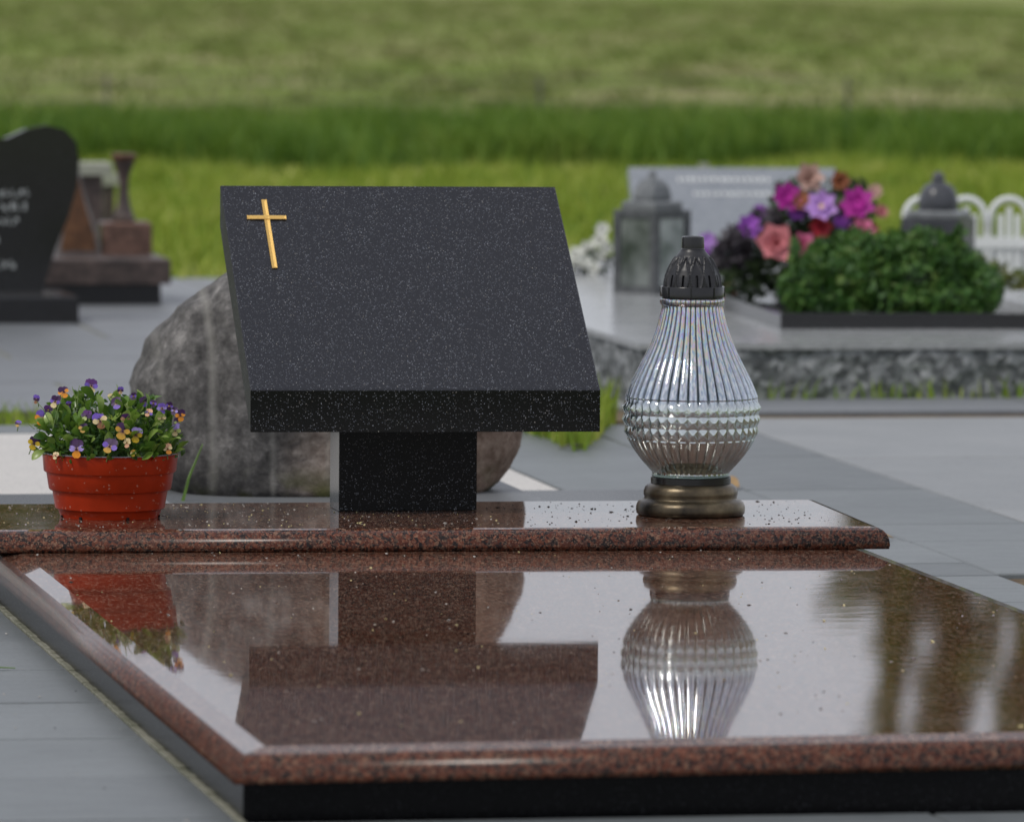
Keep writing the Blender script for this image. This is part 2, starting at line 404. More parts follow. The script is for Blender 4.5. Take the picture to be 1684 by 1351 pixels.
# ------------------------------------------------------------------ glass votive lantern
PX = 1432.0
lan = thing('grave_lantern', 'ribbed clear glass grave lantern with black cap and bronze foot on the ledge', 'lantern', (.3435, .172, .0882))
def zz(y): return (849.0-y)/PX
NR = 40
prof_y = [(781, 64), (778, 64), (775, 67), (768, 73.5), (758, 82.5), (747, 91), (737, 98), (729, 102.5), (722, 106.5),
          (702, 110.2), (690, 111.8), (676, 112.3), (662, 111.5), (656, 110), (645, 106), (629, 99), (610, 89.5), (591, 79.5), (571, 70.0), (552, 62.5), (538, 57.8), (525, 54.3), (514, 51.7), (506, 50.2)]
py_ = np.array([p[0] for p in prof_y][::-1], float); pr_ = np.array([p[1] for p in prof_y][::-1], float)
from math import atan2
def glass_mesh():
    sub = 8; na = NR*sub
    yl = list(np.linspace(781, 724, 30))+list(np.linspace(722, 661.5, 37))+list(np.linspace(659, 506, 62))
    th = np.arange(na)*2*pi/na; u = ((np.arange(na) % sub)/sub*2-1)
    V = []; face_rows = 0
    rings = []
    for y in yl:
        R = np.interp(y, py_, pr_)
        if y > 722.5:   # lower flutes
            fade = min(1, (781-y)/10); lob = np.abs(np.cos(u*pi/2)); r = R-3.2*fade*(1-np.sqrt(lob+.0001))*(R/110)
        elif y > 661:   # three rows of pyramids
            v = ((722-y) % 20)/20*2-1 if y > 662 else 1.0
            r = R-1.8+4.6*(1-np.maximum(np.abs(u), abs(v)))
        else:
            fade = min(1, (y-506)/5+.2); lob = np.abs(np.cos(u*pi/2)); r = R-4.6*fade*(1-np.sqrt(lob+.0001))*(R/112)**.5
            if y > 656: r = r-1.5
        rings.append((r/PX, zz(y)))
    # neck ring (plain lathe)
    for y, R in ((505, 50), (503, 52), (500.5, 53.3), (497.5, 53.8), (494.5, 53.2), (492.5, 51.5), (491, 49.5)):
        rings.append((np.full(na, R/PX), zz(y)))
    ro = len(rings)
    # inner wall back down
    for y in list(np.linspace(491, 506, 3))+list(np.linspace(510, 772, 34)):
        R = np.interp(min(y, 781), py_, pr_)-5.5 if y > 506 else 44.5
        if y > 756: R = max(4, R*(1-(y-756)/19))
        rings.append((np.full(na, R/PX), zz(y)))
    V = np.concatenate([np.stack([r*np.cos(th), r*np.sin(th), np.full(na, z)], 1) for r, z in rings])
    F = []
    a = np.arange(na); a2 = (a+1) % na
    for k in range(len(rings)-1): F.append(np.stack([k*na+a, k*na+a2, (k+1)*na+a2, (k+1)*na+a], 1))
    F = np.concatenate(F); me = np_mesh('glass_jar', V, F, M_glass)
    # close the two ends
    import bmesh
    bm = bmesh.new(); bm.from_mesh(me); bm.verts.ensure_lookup_table()
    bm.faces.new([bm.verts[i] for i in range(na)][::-1]); L = (len(rings)-1)*na
    bm.faces.new([bm.verts[L+i] for i in range(na)])
    bmesh.ops.recalc_face_normals(bm, faces=bm.faces); bm.to_mesh(me); bm.free()
    me.polygons.foreach_set('use_smooth', [True]*len(me.polygons)); me.set_sharp_from_angle(angle=rad(24))
    return me
def glass_mat():
    t = NT('lustre_glass'); x, y, z = t.sep(t.obj)
    t.t.nodes.remove(t.b)
    gl = t.n('BsdfGlass'); gl.inputs['IOR'].default_value = 1.48; gl.inputs['Roughness'].default_value = .02
    me = t.n('BsdfGlossy'); me.inputs['Roughness'].default_value = .05
    ang = t.math('ARCTAN2', y, x)
    cv = t.n('CombineXYZ'); t.l(t.math('MULTIPLY', ang, 9), cv.inputs[0]); t.l(t.math('MULTIPLY', z, 34), cv.inputs[1])
    hue = t.noise(1.6, 3, .6, cv.outputs[0])
    lw = t.n('LayerWeight'); lw.inputs[0].default_value = .5
    k = t.math('FRACT', t.math('ADD', t.math('MULTIPLY', hue, 4.2), t.math('MULTIPLY', lw.outputs['Facing'], 1.6)))
    rb = t.ramp(k, [(0, (.95, .55, .25)), (.2, (.95, .85, .35)), (.4, (.45, .85, .70)), (.6, (.35, .55, 1)), (.8, (.75, .35, .85)), (1, (.95, .55, .25))])
    cell = t.math('ABSOLUTE', t.math('SUBTRACT', t.math('FRACT', t.math('MULTIPLY', ang, 40/(2*pi))), .5)); valley_shade = t.math('MULTIPLY', t.ramp(cell, [(.26, 0), (.46, 1)]), t.ramp(t.math('MULTIPLY', z, 4), [(.30, .45), (.34, .2), (.51, .2), (.55, 1)])); sheen_streak = t.ramp(t.noise(3.2, 2, .5, cv.outputs[0]), [(.35, 0), (.65, 1)])  # flute valleys and silver streaks darkened in colour to imitate reflection contrast
    silver = t.mix(sheen_streak, (.93, .96, 1.0), (.50, .56, .66)); silver = t.mix(t.ramp(t.math('MULTIPLY', z, 4), [(.18, 1), (.50, .8), (.54, 0)]), silver, (.88, .93, .91))
    neck = t.math('MULTIPLY', t.ramp(t.math('MULTIPLY', z, 4), [(.50, 0), (.64, .22), (.88, .75)]), t.ramp(t.noise(2.0, 3, .5, cv.outputs[0]), [(.3, .45), (.6, 1)]))
    t.l(t.mix(neck, silver, rb), me.inputs['Color'])
    cover = t.ramp(t.math('MULTIPLY', z, 4), [(.16, .60), (.33, .58), (.36, .66), (.52, .66), (.55, .66), (.85, .74)])
    t.l(t.mix(valley_shade, (.93, .97, .96), (.42, .44, .43)), gl.inputs['Color'])
    cover = t.math('MULTIPLY', cover, t.math('SUBTRACT', 1, t.math('MULTIPLY', valley_shade, .72)))
    ms = t.n('MixShader'); t.l(cover, ms.inputs[0]); t.l(gl.outputs[0], ms.inputs[1]); t.l(me.outputs[0], ms.inputs[2])
    h = t.noise(500, 2)
    bp = t.n('Bump'); bp.inputs['Strength'].default_value = .10; bp.inputs['Distance'].default_value = .0008; t.l(h, bp.inputs['Height'])
    t.l(bp.outputs[0], me.inputs['Normal']); t.l(bp.outputs[0], gl.inputs['Normal'])
    o = [q for q in t.t.nodes if q.type == 'OUTPUT_MATERIAL'][0]; t.l(ms.outputs[0], o.inputs[0]); return t.m
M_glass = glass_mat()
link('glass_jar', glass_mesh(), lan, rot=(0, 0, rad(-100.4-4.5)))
M_bronze = NT('aged_bronze'); _n = M_bronze.noise(22, 6, .6); _f = M_bronze.noise(1500, 2)
M_bronze.base(M_bronze.ramp(_n, [(.35, (.025, .021, .017)), (.55, (.11, .085, .052)), (.72, (.23, .18, .11))])); M_bronze.set(Metallic=.75, Roughness=.30)
M_bronze.bump(_f, .25, .0004); M_bronze = M_bronze.m
M_blackp = simple('glossy_black_plastic', (.012, .012, .013), .22, 0, .1, 60, 0)
M_capp = simple('satin_black_plastic', (.014, .014, .016), .38, 0, .2, 300, .1)
b = MB(); b.lathe([(r/PX, zz(y)) for r, y in ((86, 849), (89, 846), (90, 840), (89.5, 834), (87, 828), (82, 824), (77, 822), (76, 820), (77.5, 815), (77.5, 810), (75, 803), (70, 798.5), (66, 797), (64, 796))], 96)
b.build('bronze_foot', M_bronze, lan, smooth=True, ang=50)
b = MB(); b.lathe([(r/PX, zz(y)) for r, y in ((62, 797), (66, 796.5), (66, 786.5), (65, 786), (60, 786))], 96); b.build('collar', M_blackp, lan, smooth=True, ang=40)
t_ = NT('green_glass_ring'); t_.base((.62, .85, .78)); t_.set(Roughness=.08, Transmission_Weight=.75, IOR=1.48)
b = MB(); b.lathe([(r/PX, zz(y)) for r, y in ((58, 786), (63.5, 785.8), (65, 783.8), (64, 781.6), (58, 781.2))], 96); b.build('glass_foot_ring', t_.m, lan, smooth=True)
# candle inside
M_candle = simple('candle_cup', (.045, .022, .018), .5, 0, .2, 60)
b = MB(); b.lathe([(r/PX, zz(y)) for r, y in ((28, 724), (29, 722), (29, 664), (27, 660))], 40); b.build('candle_cup', M_candle, lan, smooth=True, ang=40)
M_wax = simple('wax', (.52, .46, .33), .5, 0, .1, 60)
b = MB(); b.lathe([(r/PX, zz(y)) for r, y in ((34, 776), (34, 725), (29, 724.5))], 40); b.build('candle_wax', M_wax, lan, smooth=True, ang=40)
# cap band
b = MB(); b.lathe([(r/PX, zz(y)) for r, y in ((50.5, 490.5), (52.5, 490), (52.5, 474), (51.8, 473), (47, 473))], 96)
for k in range(8):
    a = rad(-100.4-90+45*k+86); M = Matrix.Rotation(a, 4, 'Z')
    b.box(52.3/PX, 53.6/PX, -.0006, .0006, zz(490), zz(474), M=M)
b.build('cap_band', M_blackp, lan, smooth=True, ang=40)
def cap_mesh():
    NP = 12; sub = 22; na = NP*sub; nr = 60
    ys = np.linspace(474, 411, nr); prY = [411, 416, 421.5, 430, 437, 446, 456, 465, 474]; prR = [19, 21.5, 26.5, 33, 37, 41.3, 44.8, 46.8, 48]
    V = []; th = np.arange(na)*2*pi/na
    for y in ys:
        R = np.interp(y, prY, prR); v = (474-y)/(474-424)  # petal height 0..1
        u = (np.arange(na) % sub)/sub*2-1
        if v <= 1.0:
            w = .94*(1-max(0, (v-.35)/.65)**1.7) if v > .35 else .94*(.55+.45*(v/.35)**.7)
            au = np.abs(u); d = au-w
            h = np.where(d < 0, -1.9*np.clip(1-(au/max(w, .05))**2, 0, 1)-.1, -.9)
            h = h+1.5*np.exp(-(d/.13)**2)
            slot = (au < .13) & (v < .40) & (v > .02)
            h = np.where(slot, -7.0, h)
            # beads between the petal tips
            bd = np.sqrt(((1-au)*.80)**2+((v-.93)*1.5)**2)
            h = np.where((bd < .30), np.maximum(h, 1.3*np.sqrt(np.clip(1-(bd/.30)**2, 0, 1))), h)
            if v > .84:
                h = h*1.0
        else:
            h = -.2*np.ones(na)
        r = (R+h)/PX
        V.append(np.stack([r*np.cos(th), r*np.sin(th), np.full(na, zz(y))], 1))
    V = np.concatenate(V); a = np.arange(na); a2 = (a+1) % na
    F = np.concatenate([np.stack([k*na+a, k*na+a2, (k+1)*na+a2, (k+1)*na+a], 1) for k in range(nr-1)])
    me = np_mesh('cap', V, F, M_capp); me.polygons.foreach_set('use_smooth', [True]*len(me.polygons)); me.set_sharp_from_angle(angle=rad(55)); return me
cap = link('cap', cap_mesh(), lan, rot=(0, 0, rad(-100.4-7)))
b = MB(); b.lathe([(r/PX, zz(y)) for r, y in ((20, 412), (18.6, 410.5), (18.3, 394), (17.8, 391.8), (15.5, 391), (13.5, 391.3), (13, 396), (2, 397))], 48); b.build('vent', M_blackp, cap, rot=(0, 0, 0), smooth=True, ang=40)

# ------------------------------------------------------------------ pot of violas
PP = 1446.0; PXC, PYC, PZ = -.3235, .207, .0882
pot = thing('potted_violas', 'stepped terracotta plastic pot full of purple and yellow violas on the ledge', 'potted plant', (PXC, PYC, PZ))
def pz(y): return (848.0-y)/PP
t_ = NT('terracotta_plastic'); nn = t_.noise(60, 5); sp = t_.math('GREATER_THAN', t_.sep(t_.voro(520))[0], .975)
c = t_.ramp(nn, [(.3, (.31, .024, .004)), (.7, (.39, .030, .006))]); t_.base(t_.mix(t_.math('MULTIPLY', sp, .35), c, (.6, .4, .3))); t_.set(Roughness=.34, Specular_IOR_Level=.22)
t_.bump(nn, .05); M_terra = t_.m
M_rim = simple('weathered_rim', (.17, .17, .20), .35, 0, .3, 90)  # grey-blue colour imitates sky reflected in the pot's glossy lip
pr = [(78, 849), (81, 848), (84.5, 836.5), (86, 835), (88.5, 834), (90.0, 832.5), (94.5, 806), (95, 804.2), (98.5, 803.2), (100.5, 801), (104.5, 776), (105, 774), (107.5, 773.2), (109, 771), (111.2, 745), (112.4, 744)]
b = MB(); b.lathe([(r/PP, pz(y)) for r, y in pr]+[(112.6/PP, pz(743)), (110.6/PP, pz(742.4)), (108.5/PP, pz(744)), (100/PP, pz(790))], 96)
nfc = len(b.f); 
pm = b.build('pot', M_terra, pot, smooth=True, ang=35)
b = MB(); b.lathe([(111.8/PP, pz(743.4)), (112.9/PP, pz(742.6)), (112.5/PP, pz(741.2)), (110/PP, pz(741)), (108.2/PP, pz(742.6))], 96, cap=False); b.build('rim', M_rim, pm, smooth=True)
b = MB(); b.lathe([(.001, pz(760)), (106/PP, pz(760))], 48, cap=False); b.build('potting_soil', M_soil, pot)
hole = simple('hole_dark', (.004, .003, .003), .9)
for a in (-158, -122, -66, -10, 45, 100, 150):
    b = MB(); b.box(80.6/PP, 84.2/PP, -.0015, .0015, pz(847.6), pz(843.5)); b.build('drain_hole', hole, pm, rot=(0, 0, rad(a-10.4)))
# viola leaves
M_leaf = leaf_mat('viola_leaf', [(.008, .025, .007), (.035, .10, .014), (.15, .27, .035), (.40, .50, .14)], .25, .30, .55, 60)
def leaf_shape(L, wd, bend, n=5):
    vs = []; fs = []
    for i in range(n+1):
        s = i/n; w = wd*max(.04, sin(pi*min(1, s*.93+.04))**.8)*(.55+.45*s); zc = bend*sin(s*2.2)*L; y = s*L
        vs += [(-w, y, zc+w*.35), (0, y, zc), (w, y, zc+w*.35)]
    for i in range(n):
        a = i*3; fs += [(a, a+1, a+4, a+3), (a+1, a+2, a+5, a+4)]
    return vs, fs
leafmeshes = []
for L, w, bd in ((.017, .0058, .18), (.014, .0052, -.12), (.020, .0062, .25), (.012, .0042, .05)):
    vs, fs = leaf_shape(L, w, bd); b = MB(); b.add(vs, fs); leafmeshes.append(b.mesh('leaf', M_leaf, True))
def dome_pt(az, el, k=1.0):
    """point on the plant dome, local to the pot; az about z, el 0..90"""
    rx = .086; hz = .078
    return Vector((rx*cos(el)*cos(az)*k, rx*cos(el)*sin(az)*k, pz(746)+hz*sin(el)*k))
def aim(d, roll): return (Matrix.Rotation(0, 3, 'X') @ (d.to_track_quat('Y', 'Z') @ Euler((0, roll, 0)).to_quaternion()).to_matrix()).to_euler()
for i in range(296):
    az = random.uniform(0, 2*pi) if i % 3 == 0 else random.uniform(pi*1.0-.35, 2*pi+.1)
    el = math.asin(random.uniform(.0, .93)); k = random.uniform(.76, .99)
    p = dome_pt(az, el, k); o_ = Vector((p.x, p.y, (p.z-.05)*1.1)).normalized()
    d = (o_+Vector((random.uniform(-.9, .9), random.uniform(-.9, .9), random.uniform(-.5, .9)))).normalized()
    link('leaf', random.choice(leafmeshes), pot, p-d*.006, aim(d, random.uniform(-1.2, 1.2)), (random.uniform(.8, 1.25),)*3)
# one broad leaf hanging over the rim at the left and stray ones
ri = Vector((.9836, -.1802, 0))
def loc_px(px, y, depth): # px offset from pot centre, picture height, distance toward viewer
    return Vector((ri.x*px/PP+.18*-depth, ri.y*px/PP-.98*depth, pz(y)))
for px, y, dx, dz, sc in ((-118, 742, -.75, -.65, 1.15), (-112, 722, -.95, -.1, 1.1), (-114, 700, -.95, .2, .9)):
    d = Vector((dx*ri.x, dx*ri.y-.15, dz)).normalized(); link('leaf', leafmeshes[0], pot, loc_px(px+14, y-6, .02), aim(d, -.9), (sc,)*3)
# inner foliage too small to pick apart
V = []; F = []
vs0, fs0 = leaf_shape(.009, .0028, .1, 2); vs0 = np.array(vs0); fs0 = np.array(fs0)
for i in range(2300):
    az = random.uniform(0, 2*pi); el = math.asin(random.uniform(0, .97)**1.3); k = random.uniform(.3, .92)
    p = np.array(dome_pt(az, el, k)); q = Euler((random.uniform(-1, 2), random.uniform(-3, 3), random.uniform(0, 6.3))).to_matrix()
    V.append(vs0 @ np.array(q).T+p); F.append(fs0+i*len(vs0))
M_leafs = random_mat('viola_small_leaves', [(.012, .035, .008), (.03, .09, .014), (.07, .14, .02), (.12, .19, .04)], .5, .4, 60, .15)
o = link('foliage', np_mesh('foliage', np.concatenate(V), np.concatenate(F), M_leafs), pot); o['kind'] = 'stuff'
# viola flowers
pcols = {'dark': (.045, .008, .075), 'violet': (.17, .09, .48), 'lilac': (.36, .27, .66), 'purple': (.10, .018, .16), 'yellow': (.80, .55, .03), 'orange': (.85, .30, .012),
         'cream': (.72, .58, .30), 'ochre': (.50, .28, .02), 'peach': (.70, .38, .22), 'green': (.35, .42, .12), 'brown': (.28, .12, .05)}
def petal_mat(k, c):
    t = NT('petal_'+k); x, y, z = t.sep(t.obj); n = t.noise(7, 3)
    base = t.mix(n, tuple(v*.62 for v in c), tuple(min(1, v*1.25) for v in c))
    heart = (.55, .36, .03) if k in ('violet', 'lilac', 'cream', 'peach') else (.05, .012, .04) if k in ('yellow', 'orange', 'ochre') else tuple(v*.5 for v in c)
    w = t.math('ABSOLUTE', t.math('SINE', t.math('MULTIPLY', t.math('ARCTAN2', x, y), 9)))
    v = t.math('MULTIPLY', t.ramp(w, [(.55, 1), (.8, 0)]), t.ramp(y, [(.25, 1), (.62, 0)]))
    base = t.mix(t.math('MULTIPLY', v, .75), base, (.03, .008, .03)); base = t.mix(t.ramp(y, [(.06, 1), (.30, 0)]), base, heart)
    t.base(base); t.set(Roughness=.5); return t.m
PM = {k: petal_mat(k, c) for k, c in pcols.items()}
M_stem = simple('stem_green', (.10, .16, .03), .5)
def petal_mesh(mat, L, w):
    vs = []; n = 5
    for i in range(n+1):
        s = i/n; ww = w*(sin(pi*(s*.86+.08))**.7)*(.45+.75*s)/1.1
        vs += [(-ww, s*L, .0006+.10*L*s*s), (0, s*L, .18*L*s*(1-s)), (ww, s*L, .0006+.10*L*s*s)]
    fs = []
    for i in range(n):
        a = i*3; fs += [(a, a+1, a+4, a+3), (a+1, a+2, a+5, a+4)]
    b = MB(); b.add(vs, fs); return b.mesh('petal', mat, True)
_pm = {}
def petal(k):
    if k not in _pm: _pm[k] = petal_mesh(PM[k], 1.0, .60)
    return _pm[k]
def flower(px, y, size, top, side, low, depth=None, tilt=0, yaw=0, roll=0):
    ex = px/PP; z = pz(y)
    rr = .083*math.sqrt(max(.02, 1-min(1, (max(0, z-pz(746))/.074))**2)); dd = math.sqrt(max(.0002, rr*rr-ex*ex)) if depth is None else depth
    p = loc_px(px, y, dd+.002); r = size*random.uniform(.85, 1.05)/PP
    e = bpy.data.objects.new('flower', None)
    b = MB(); q = Matrix.Rotation(rad(-10.4), 4, 'Z')
    b.lathe([(.0004, -.0012), (r*.10, -.0002), (r*.13, .0012), (.0003, .0019)], 7)
    b.tube([(0, 0, 0), (0, -.15*r, -.35*r), (0, -.8*r, -.9*r), (0, -1.5*r, -1.2*r)], .0005, .0006, 5, 1)
    f = b.build('flower', [PM['yellow'] if low != 'dark' else PM['cream'], M_stem], pot, p)
    f.rotation_euler = (Matrix.Rotation(rad(-10.4)+yaw, 3, 'Z') @ Matrix.Rotation(rad(82)+tilt, 3, 'X') @ Matrix.Rotation(roll, 3, 'Z')).to_euler()
    for an, kk, ln, wd, zo in ((28, top, 1.05, 1.0, -.06), (-28, top, 1.05, 1.0, -.09), (84, side, .86, .8, .02), (-84, side, .86, .8, .03), (180, low, .92, 1.15, .06)):
        an += random.uniform(-8, 8); s = r*ln*random.uniform(.9, 1.1)
        link('petal', petal(kk), f, (0, 0, zo*r), (rad(random.uniform(-14, 10)), 0, rad(an)), (s*wd, s, s))
    return f
for a in [(-30, 632, 15, 'purple', 'violet', 'cream'), (-75, 642, 11, 'dark', 'orange', 'orange'), (-89, 658, 11, 'dark', 'violet', 'cream'), (-120, 655, 9, 'violet', 'dark', 'brown'),
          (-111, 686, 15, 'violet', 'orange', 'orange'), (-150, 695, 7, 'violet', 'dark', 'ochre'), (-124, 727, 13, 'dark', 'yellow', 'yellow'), (-48, 729, 16, 'dark', 'lilac', 'orange'),
          (-11, 684, 14, 'violet', 'cream', 'brown'), (-34, 677, 12, 'purple', 'dark', 'green'), (6, 724, 14, 'dark', 'violet', 'ochre'), (26, 700, 15, 'dark', 'ochre', 'ochre'),
          (48, 706, 14, 'lilac', 'yellow', 'yellow'), (30, 681, 10, 'purple', 'peach', 'peach'), (14, 657, 11, 'dark', 'dark', 'violet'), (18, 639, 7, 'violet', 'dark', 'peach'),
          (57, 656, 9, 'dark', 'dark', 'violet'), (66, 673, 8, 'peach', 'violet', 'peach'), (86, 668, 10, 'violet', 'lilac', 'violet'), (116, 679, 11, 'dark', 'orange', 'orange'),
          (87, 683, 9, 'green', 'cream', 'green'), (108, 704, 11, 'lilac', 'green', 'cream'), (34, 718, 8, 'cream', 'cream', 'peach'), (-84, 742, 7, 'cream', 'peach', 'cream'),
          (98, 731, 9, 'peach', 'cream', 'orange'), (-38, 696, 9, 'dark', 'ochre', 'ochre'), (98, 664, 7, 'dark', 'violet', 'dark'), (72, 660, 7, 'dark', 'violet', 'dark'),
          (106, 672, 7, 'dark', 'lilac', 'dark'), (112, 690, 8, 'dark', 'green', 'lilac'), (40, 648, 7, 'dark', 'violet', 'dark'), (-66, 662, 7, 'violet', 'dark', 'violet'), (-100, 672, 9, 'purple', 'dark', 'dark'), (44, 735, 6, 'ochre', 'cream', 'yellow'), (4, 648, 7, 'cream', 'green', 'green')]:
    flower(*a, tilt=random.uniform(-.45, .25), yaw=random.uniform(-.5, .5), roll=random.uniform(-.35, .35))
# bare flower stalks standing proud of the dome
for px0, y0, px1, y1 in ((-95, 690, -118, 657), (-120, 700, -146, 693), (-90, 700, -75, 646), (60, 690, 66, 640), (20, 660, 20, 640), (-50, 660, -48, 630), (-50, 668, -60, 632)):
    b = MB(); b.tube([loc_px(px0, y0, .045), loc_px((px0+px1)/2, (y0+y1)/2-6, .04), loc_px(px1, y1, .03)], .0006, .0004, 5); b.build('stalk', M_stem, pot)

# ------------------------------------------------------------------ boulder headstone behind the ledge
def boulder():
    out_l = [(0, -.135), (.03, -.158), (.09, -.178), (.135, -.181), (.19, -.165), (.235, -.118), (.275, -.06), (.300, .0), (.318, .06)]
    out_r = [(0, .272), (.02, .290), (.055, .312), (.09, .320), (.15, .320), (.20, .300), (.25, .262), (.29, .19), (.318, .10)]
    nz = 46; na = 110; V = []
    from mathutils import noise as mn
    for k in range(nz+1):
        t = k/nz; z = .322*(1-(1-t)**1.35)
        xl = np.interp(z, [p[0] for p in out_l], [p[1] for p in out_l]); xr = np.interp(z, [p[0] for p in out_r], [p[1] for p in out_r])
        if k == nz: xl, xr = .078, .082
        c = (xl+xr)/2; a = (xr-xl)/2; bdep = .135*math.sqrt(max(.0004, 1-(z/.324)**3))
        for i in range(na):
            th = 2*pi*i/na; cx_ = cos(th); sy = sin(th)
            x = c+a*math.copysign(abs(cx_)**.75, cx_); y = bdep*math.copysign(abs(sy)**.8, sy)
            v = Vector((x*9, y*9, z*7)); d = mn.fractal(v*1.3, .9, 2.1, 5)*.014+mn.fractal(v*5, .8, 2.1, 4)*.005+(mn.cell(v*.9)-.5)*.006
            d += -.006*math.exp(-((x+.095)/.010)**2)-.005*math.exp(-((x+.022)/.007)**2)-.004*math.exp(-((x-.05)/.006)**2) if sy < 0 else 0
            if 0 < k < nz: x += d*cx_*.6; y += d*sy
            V.append((x, y, z))
    F = [(k*na+i, k*na+(i+1) % na, (k+1)*na+(i+1) % na, (k+1)*na+i) for k in range(nz) for i in range(na)]
    F.append(tuple(range(na))[::-1]); F.append(tuple(range(nz*na, nz*na+na)))
    b = MB(); b.v = V; b.f = F; b.mi = [0]*len(F)
    t = NT('rough_granite_boulder'); x = t.sep(t.obj)[0]; z = t.sep(t.obj)[2]
    a = t.noise(58, 8, .78); bb = t.noise(11, 5)
    k = t.math('ADD', t.math('MULTIPLY', a, .6), t.math('MULTIPLY', bb, .4))
    gray = t.ramp(k, [(.36, (.028, .027, .027)), (.46, (.078, .074, .071)), (.54, (.145, .138, .132)), (.63, (.30, .285, .27))])
    red = t.ramp(k, [(.34, (.06, .038, .028)), (.5, (.22, .145, .105)), (.64, (.42, .32, .25))])
    xn = t.math('ADD', t.math('MULTIPLY', x, 2.5), .45)
    rm = t.ramp(xn, [(.40, .0), (.55, .45), (.95, .9)]); c = t.mix(rm, gray, red)
    xw = t.math('ADD', x, t.math('MULTIPLY', t.noise(8, 3), .012))
    st = None
    for x0, w, s_ in ((-.090, .008, .50), (-.017, .006, .38), (.055, .005, .32), (-.15, .006, .2)):
        q = t.math('MULTIPLY', t.math('MAXIMUM', t.math('SUBTRACT', 1, t.math('ABSOLUTE', t.math('DIVIDE', t.math('SUBTRACT', xw, x0), w))), 0), s_)
        st = q if st is None else t.math('MAXIMUM', st, q)
    c = t.mix(st, c, (.32, .31, .28))
    ms = t.math('MULTIPLY', t.ramp(z, [(.0, 1), (.04, 0)]), t.ramp(t.noise(20, 4), [(.45, 0), (.6, 1)])); c = t.mix(ms, c, (.07, .075, .02))
    t.base(c); t.set(Roughness=.75, Specular_IOR_Level=.3); t.bump(a, .8, .004)
    o = b.build('boulder_headstone', t.m, None, (0, 1.10, .0462), smooth=True)
    tag(o, 'rough grey and pinkish granite boulder with drill grooves behind the plaque', 'boulder')
boulder()
# a blade of grass leaning against the boulder
M_blade = simple('fresh_blade', (.16, .28, .05), .5)
b = MB(); b.tube([(-.142, .93, .046), (-.136, .92, .075), (-.120, .91, .118)], .003, .0008, 4); b.build('grass_blade', M_blade); tag(bpy.data.objects['grass_blade'], 'green grass blade leaning beside the pot at the boulder foot', 'grass blade')

# ------------------------------------------------------------------ grass
def blades(name, X0, X1, Y0, Y1, n, h0, h1, w, mat, lean=.35, z=-.034, clump=0, dens=None, label='', z1=None):
    x = rng.uniform(X0, X1, n); y = rng.uniform(Y0, Y1, n)
    if clump:
        cxy = np.stack([rng.uniform(X0, X1, clump), rng.uniform(Y0, Y1, clump)], 1); j = rng.integers(0, clump, n)
        s = rng.random(n) < .6; r = rng.normal(0, .05, (n, 2)); x = np.where(s, cxy[j, 0]+r[:, 0], x); y = np.where(s, cxy[j, 1]+r[:, 1], y)
    if dens is not None:
        keep = dens(x, y); x = x[keep]; y = y[keep]; n = len(x)
    h = rng.uniform(h0, h1, n); a = rng.uniform(0, 2*pi, n); l = rng.uniform(0, lean, n)*h; la = rng.uniform(0, 2*pi, n)
    ww = rng.uniform(.6, 1.3, n)*w
    dx, dy = np.cos(a)*ww, np.sin(a)*ww; tx, ty = np.cos(la)*l, np.sin(la)*l
    P = lambda ox, oy, oz: np.stack([x+ox, y+oy, z+oz], 1)
    V = np.stack([P(-dx, -dy, 0*h), P(dx, dy, 0*h), P(dx*.7+tx*.35, dy*.7+ty*.35, h*.6), P(-dx*.7+tx*.35, -dy*.7+ty*.35, h*.6), P(tx+dx*.08, ty+dy*.08, h), P(tx-dx*.08, ty-dy*.08, h)], 1).reshape(-1, 3)
    i = np.arange(n)*6
    F = np.concatenate([np.stack([i, i+1, i+2, i+3], 1), np.stack([i+3, i+2, i+4, i+5], 1)])
    o = link(name, np_mesh(name, V, F, mat)); tag(o, label, 'grass', None, 'stuff'); return o
blades('lawn_grass', -1.6, 6.6, 7.38, 15.6, 90000, .03, .075, .005, M_lawn, .8, clump=1500, dens=lambda x, y: y < 14.72+.5*np.sin(x*1.9+.4)+.25*np.sin(x*5.1)-.45*np.clip(np.sin(x*2.3), 0, 1), label='short bright green lawn behind the graves')
def td(x, y):
    lim = 14.9+.5*np.sin(x*1.9+.4)+.25*np.sin(x*5.1); return y > lim
blades('tall_grass', -1.5, 8.2, 14.2, 18.2, 80000, .04, .17, .007, M_tall, .7, clump=500, dens=td, label='strip of tall dark green grass between lawn and field')
blades('field_grass', -3, 17.0, 17.4, 72, 95000, .01, .05, .014, M_field, .9, clump=900, label='pale mown field grass beyond the tall grass strip')
blades('grass_tuft', .62, .80, 2.30, 2.99, 1500, .03, .085, .003, M_lawn, .6, z=-.01, dens=lambda x, y: (x-.62)*3.6+2.26 < y, label='bright green grass tuft in the paving right of the plaque')
blades('grass_strip', -1.6, .70, 2.93, 3.20, 2600, .025, .06, .003, M_lawn, .6, label='narrow green grass strip between slabs on the left')
blades('edge_grass', 1.1, 3.2, 3.35, 3.42, 260, .012, .04, .0025, M_lawn, .8, z=0, label='sparse grass at the foot of the rough grey kerb')

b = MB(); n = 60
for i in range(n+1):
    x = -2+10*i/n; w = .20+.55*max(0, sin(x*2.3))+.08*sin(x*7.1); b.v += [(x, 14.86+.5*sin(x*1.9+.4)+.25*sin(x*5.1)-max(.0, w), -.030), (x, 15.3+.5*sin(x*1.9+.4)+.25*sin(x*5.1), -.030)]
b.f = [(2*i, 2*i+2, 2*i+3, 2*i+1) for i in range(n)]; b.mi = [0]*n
o = b.build('earth_strip', simple('dark_earth', (.035, .022, .014), .95, 0, .4, 4)); struct(o)
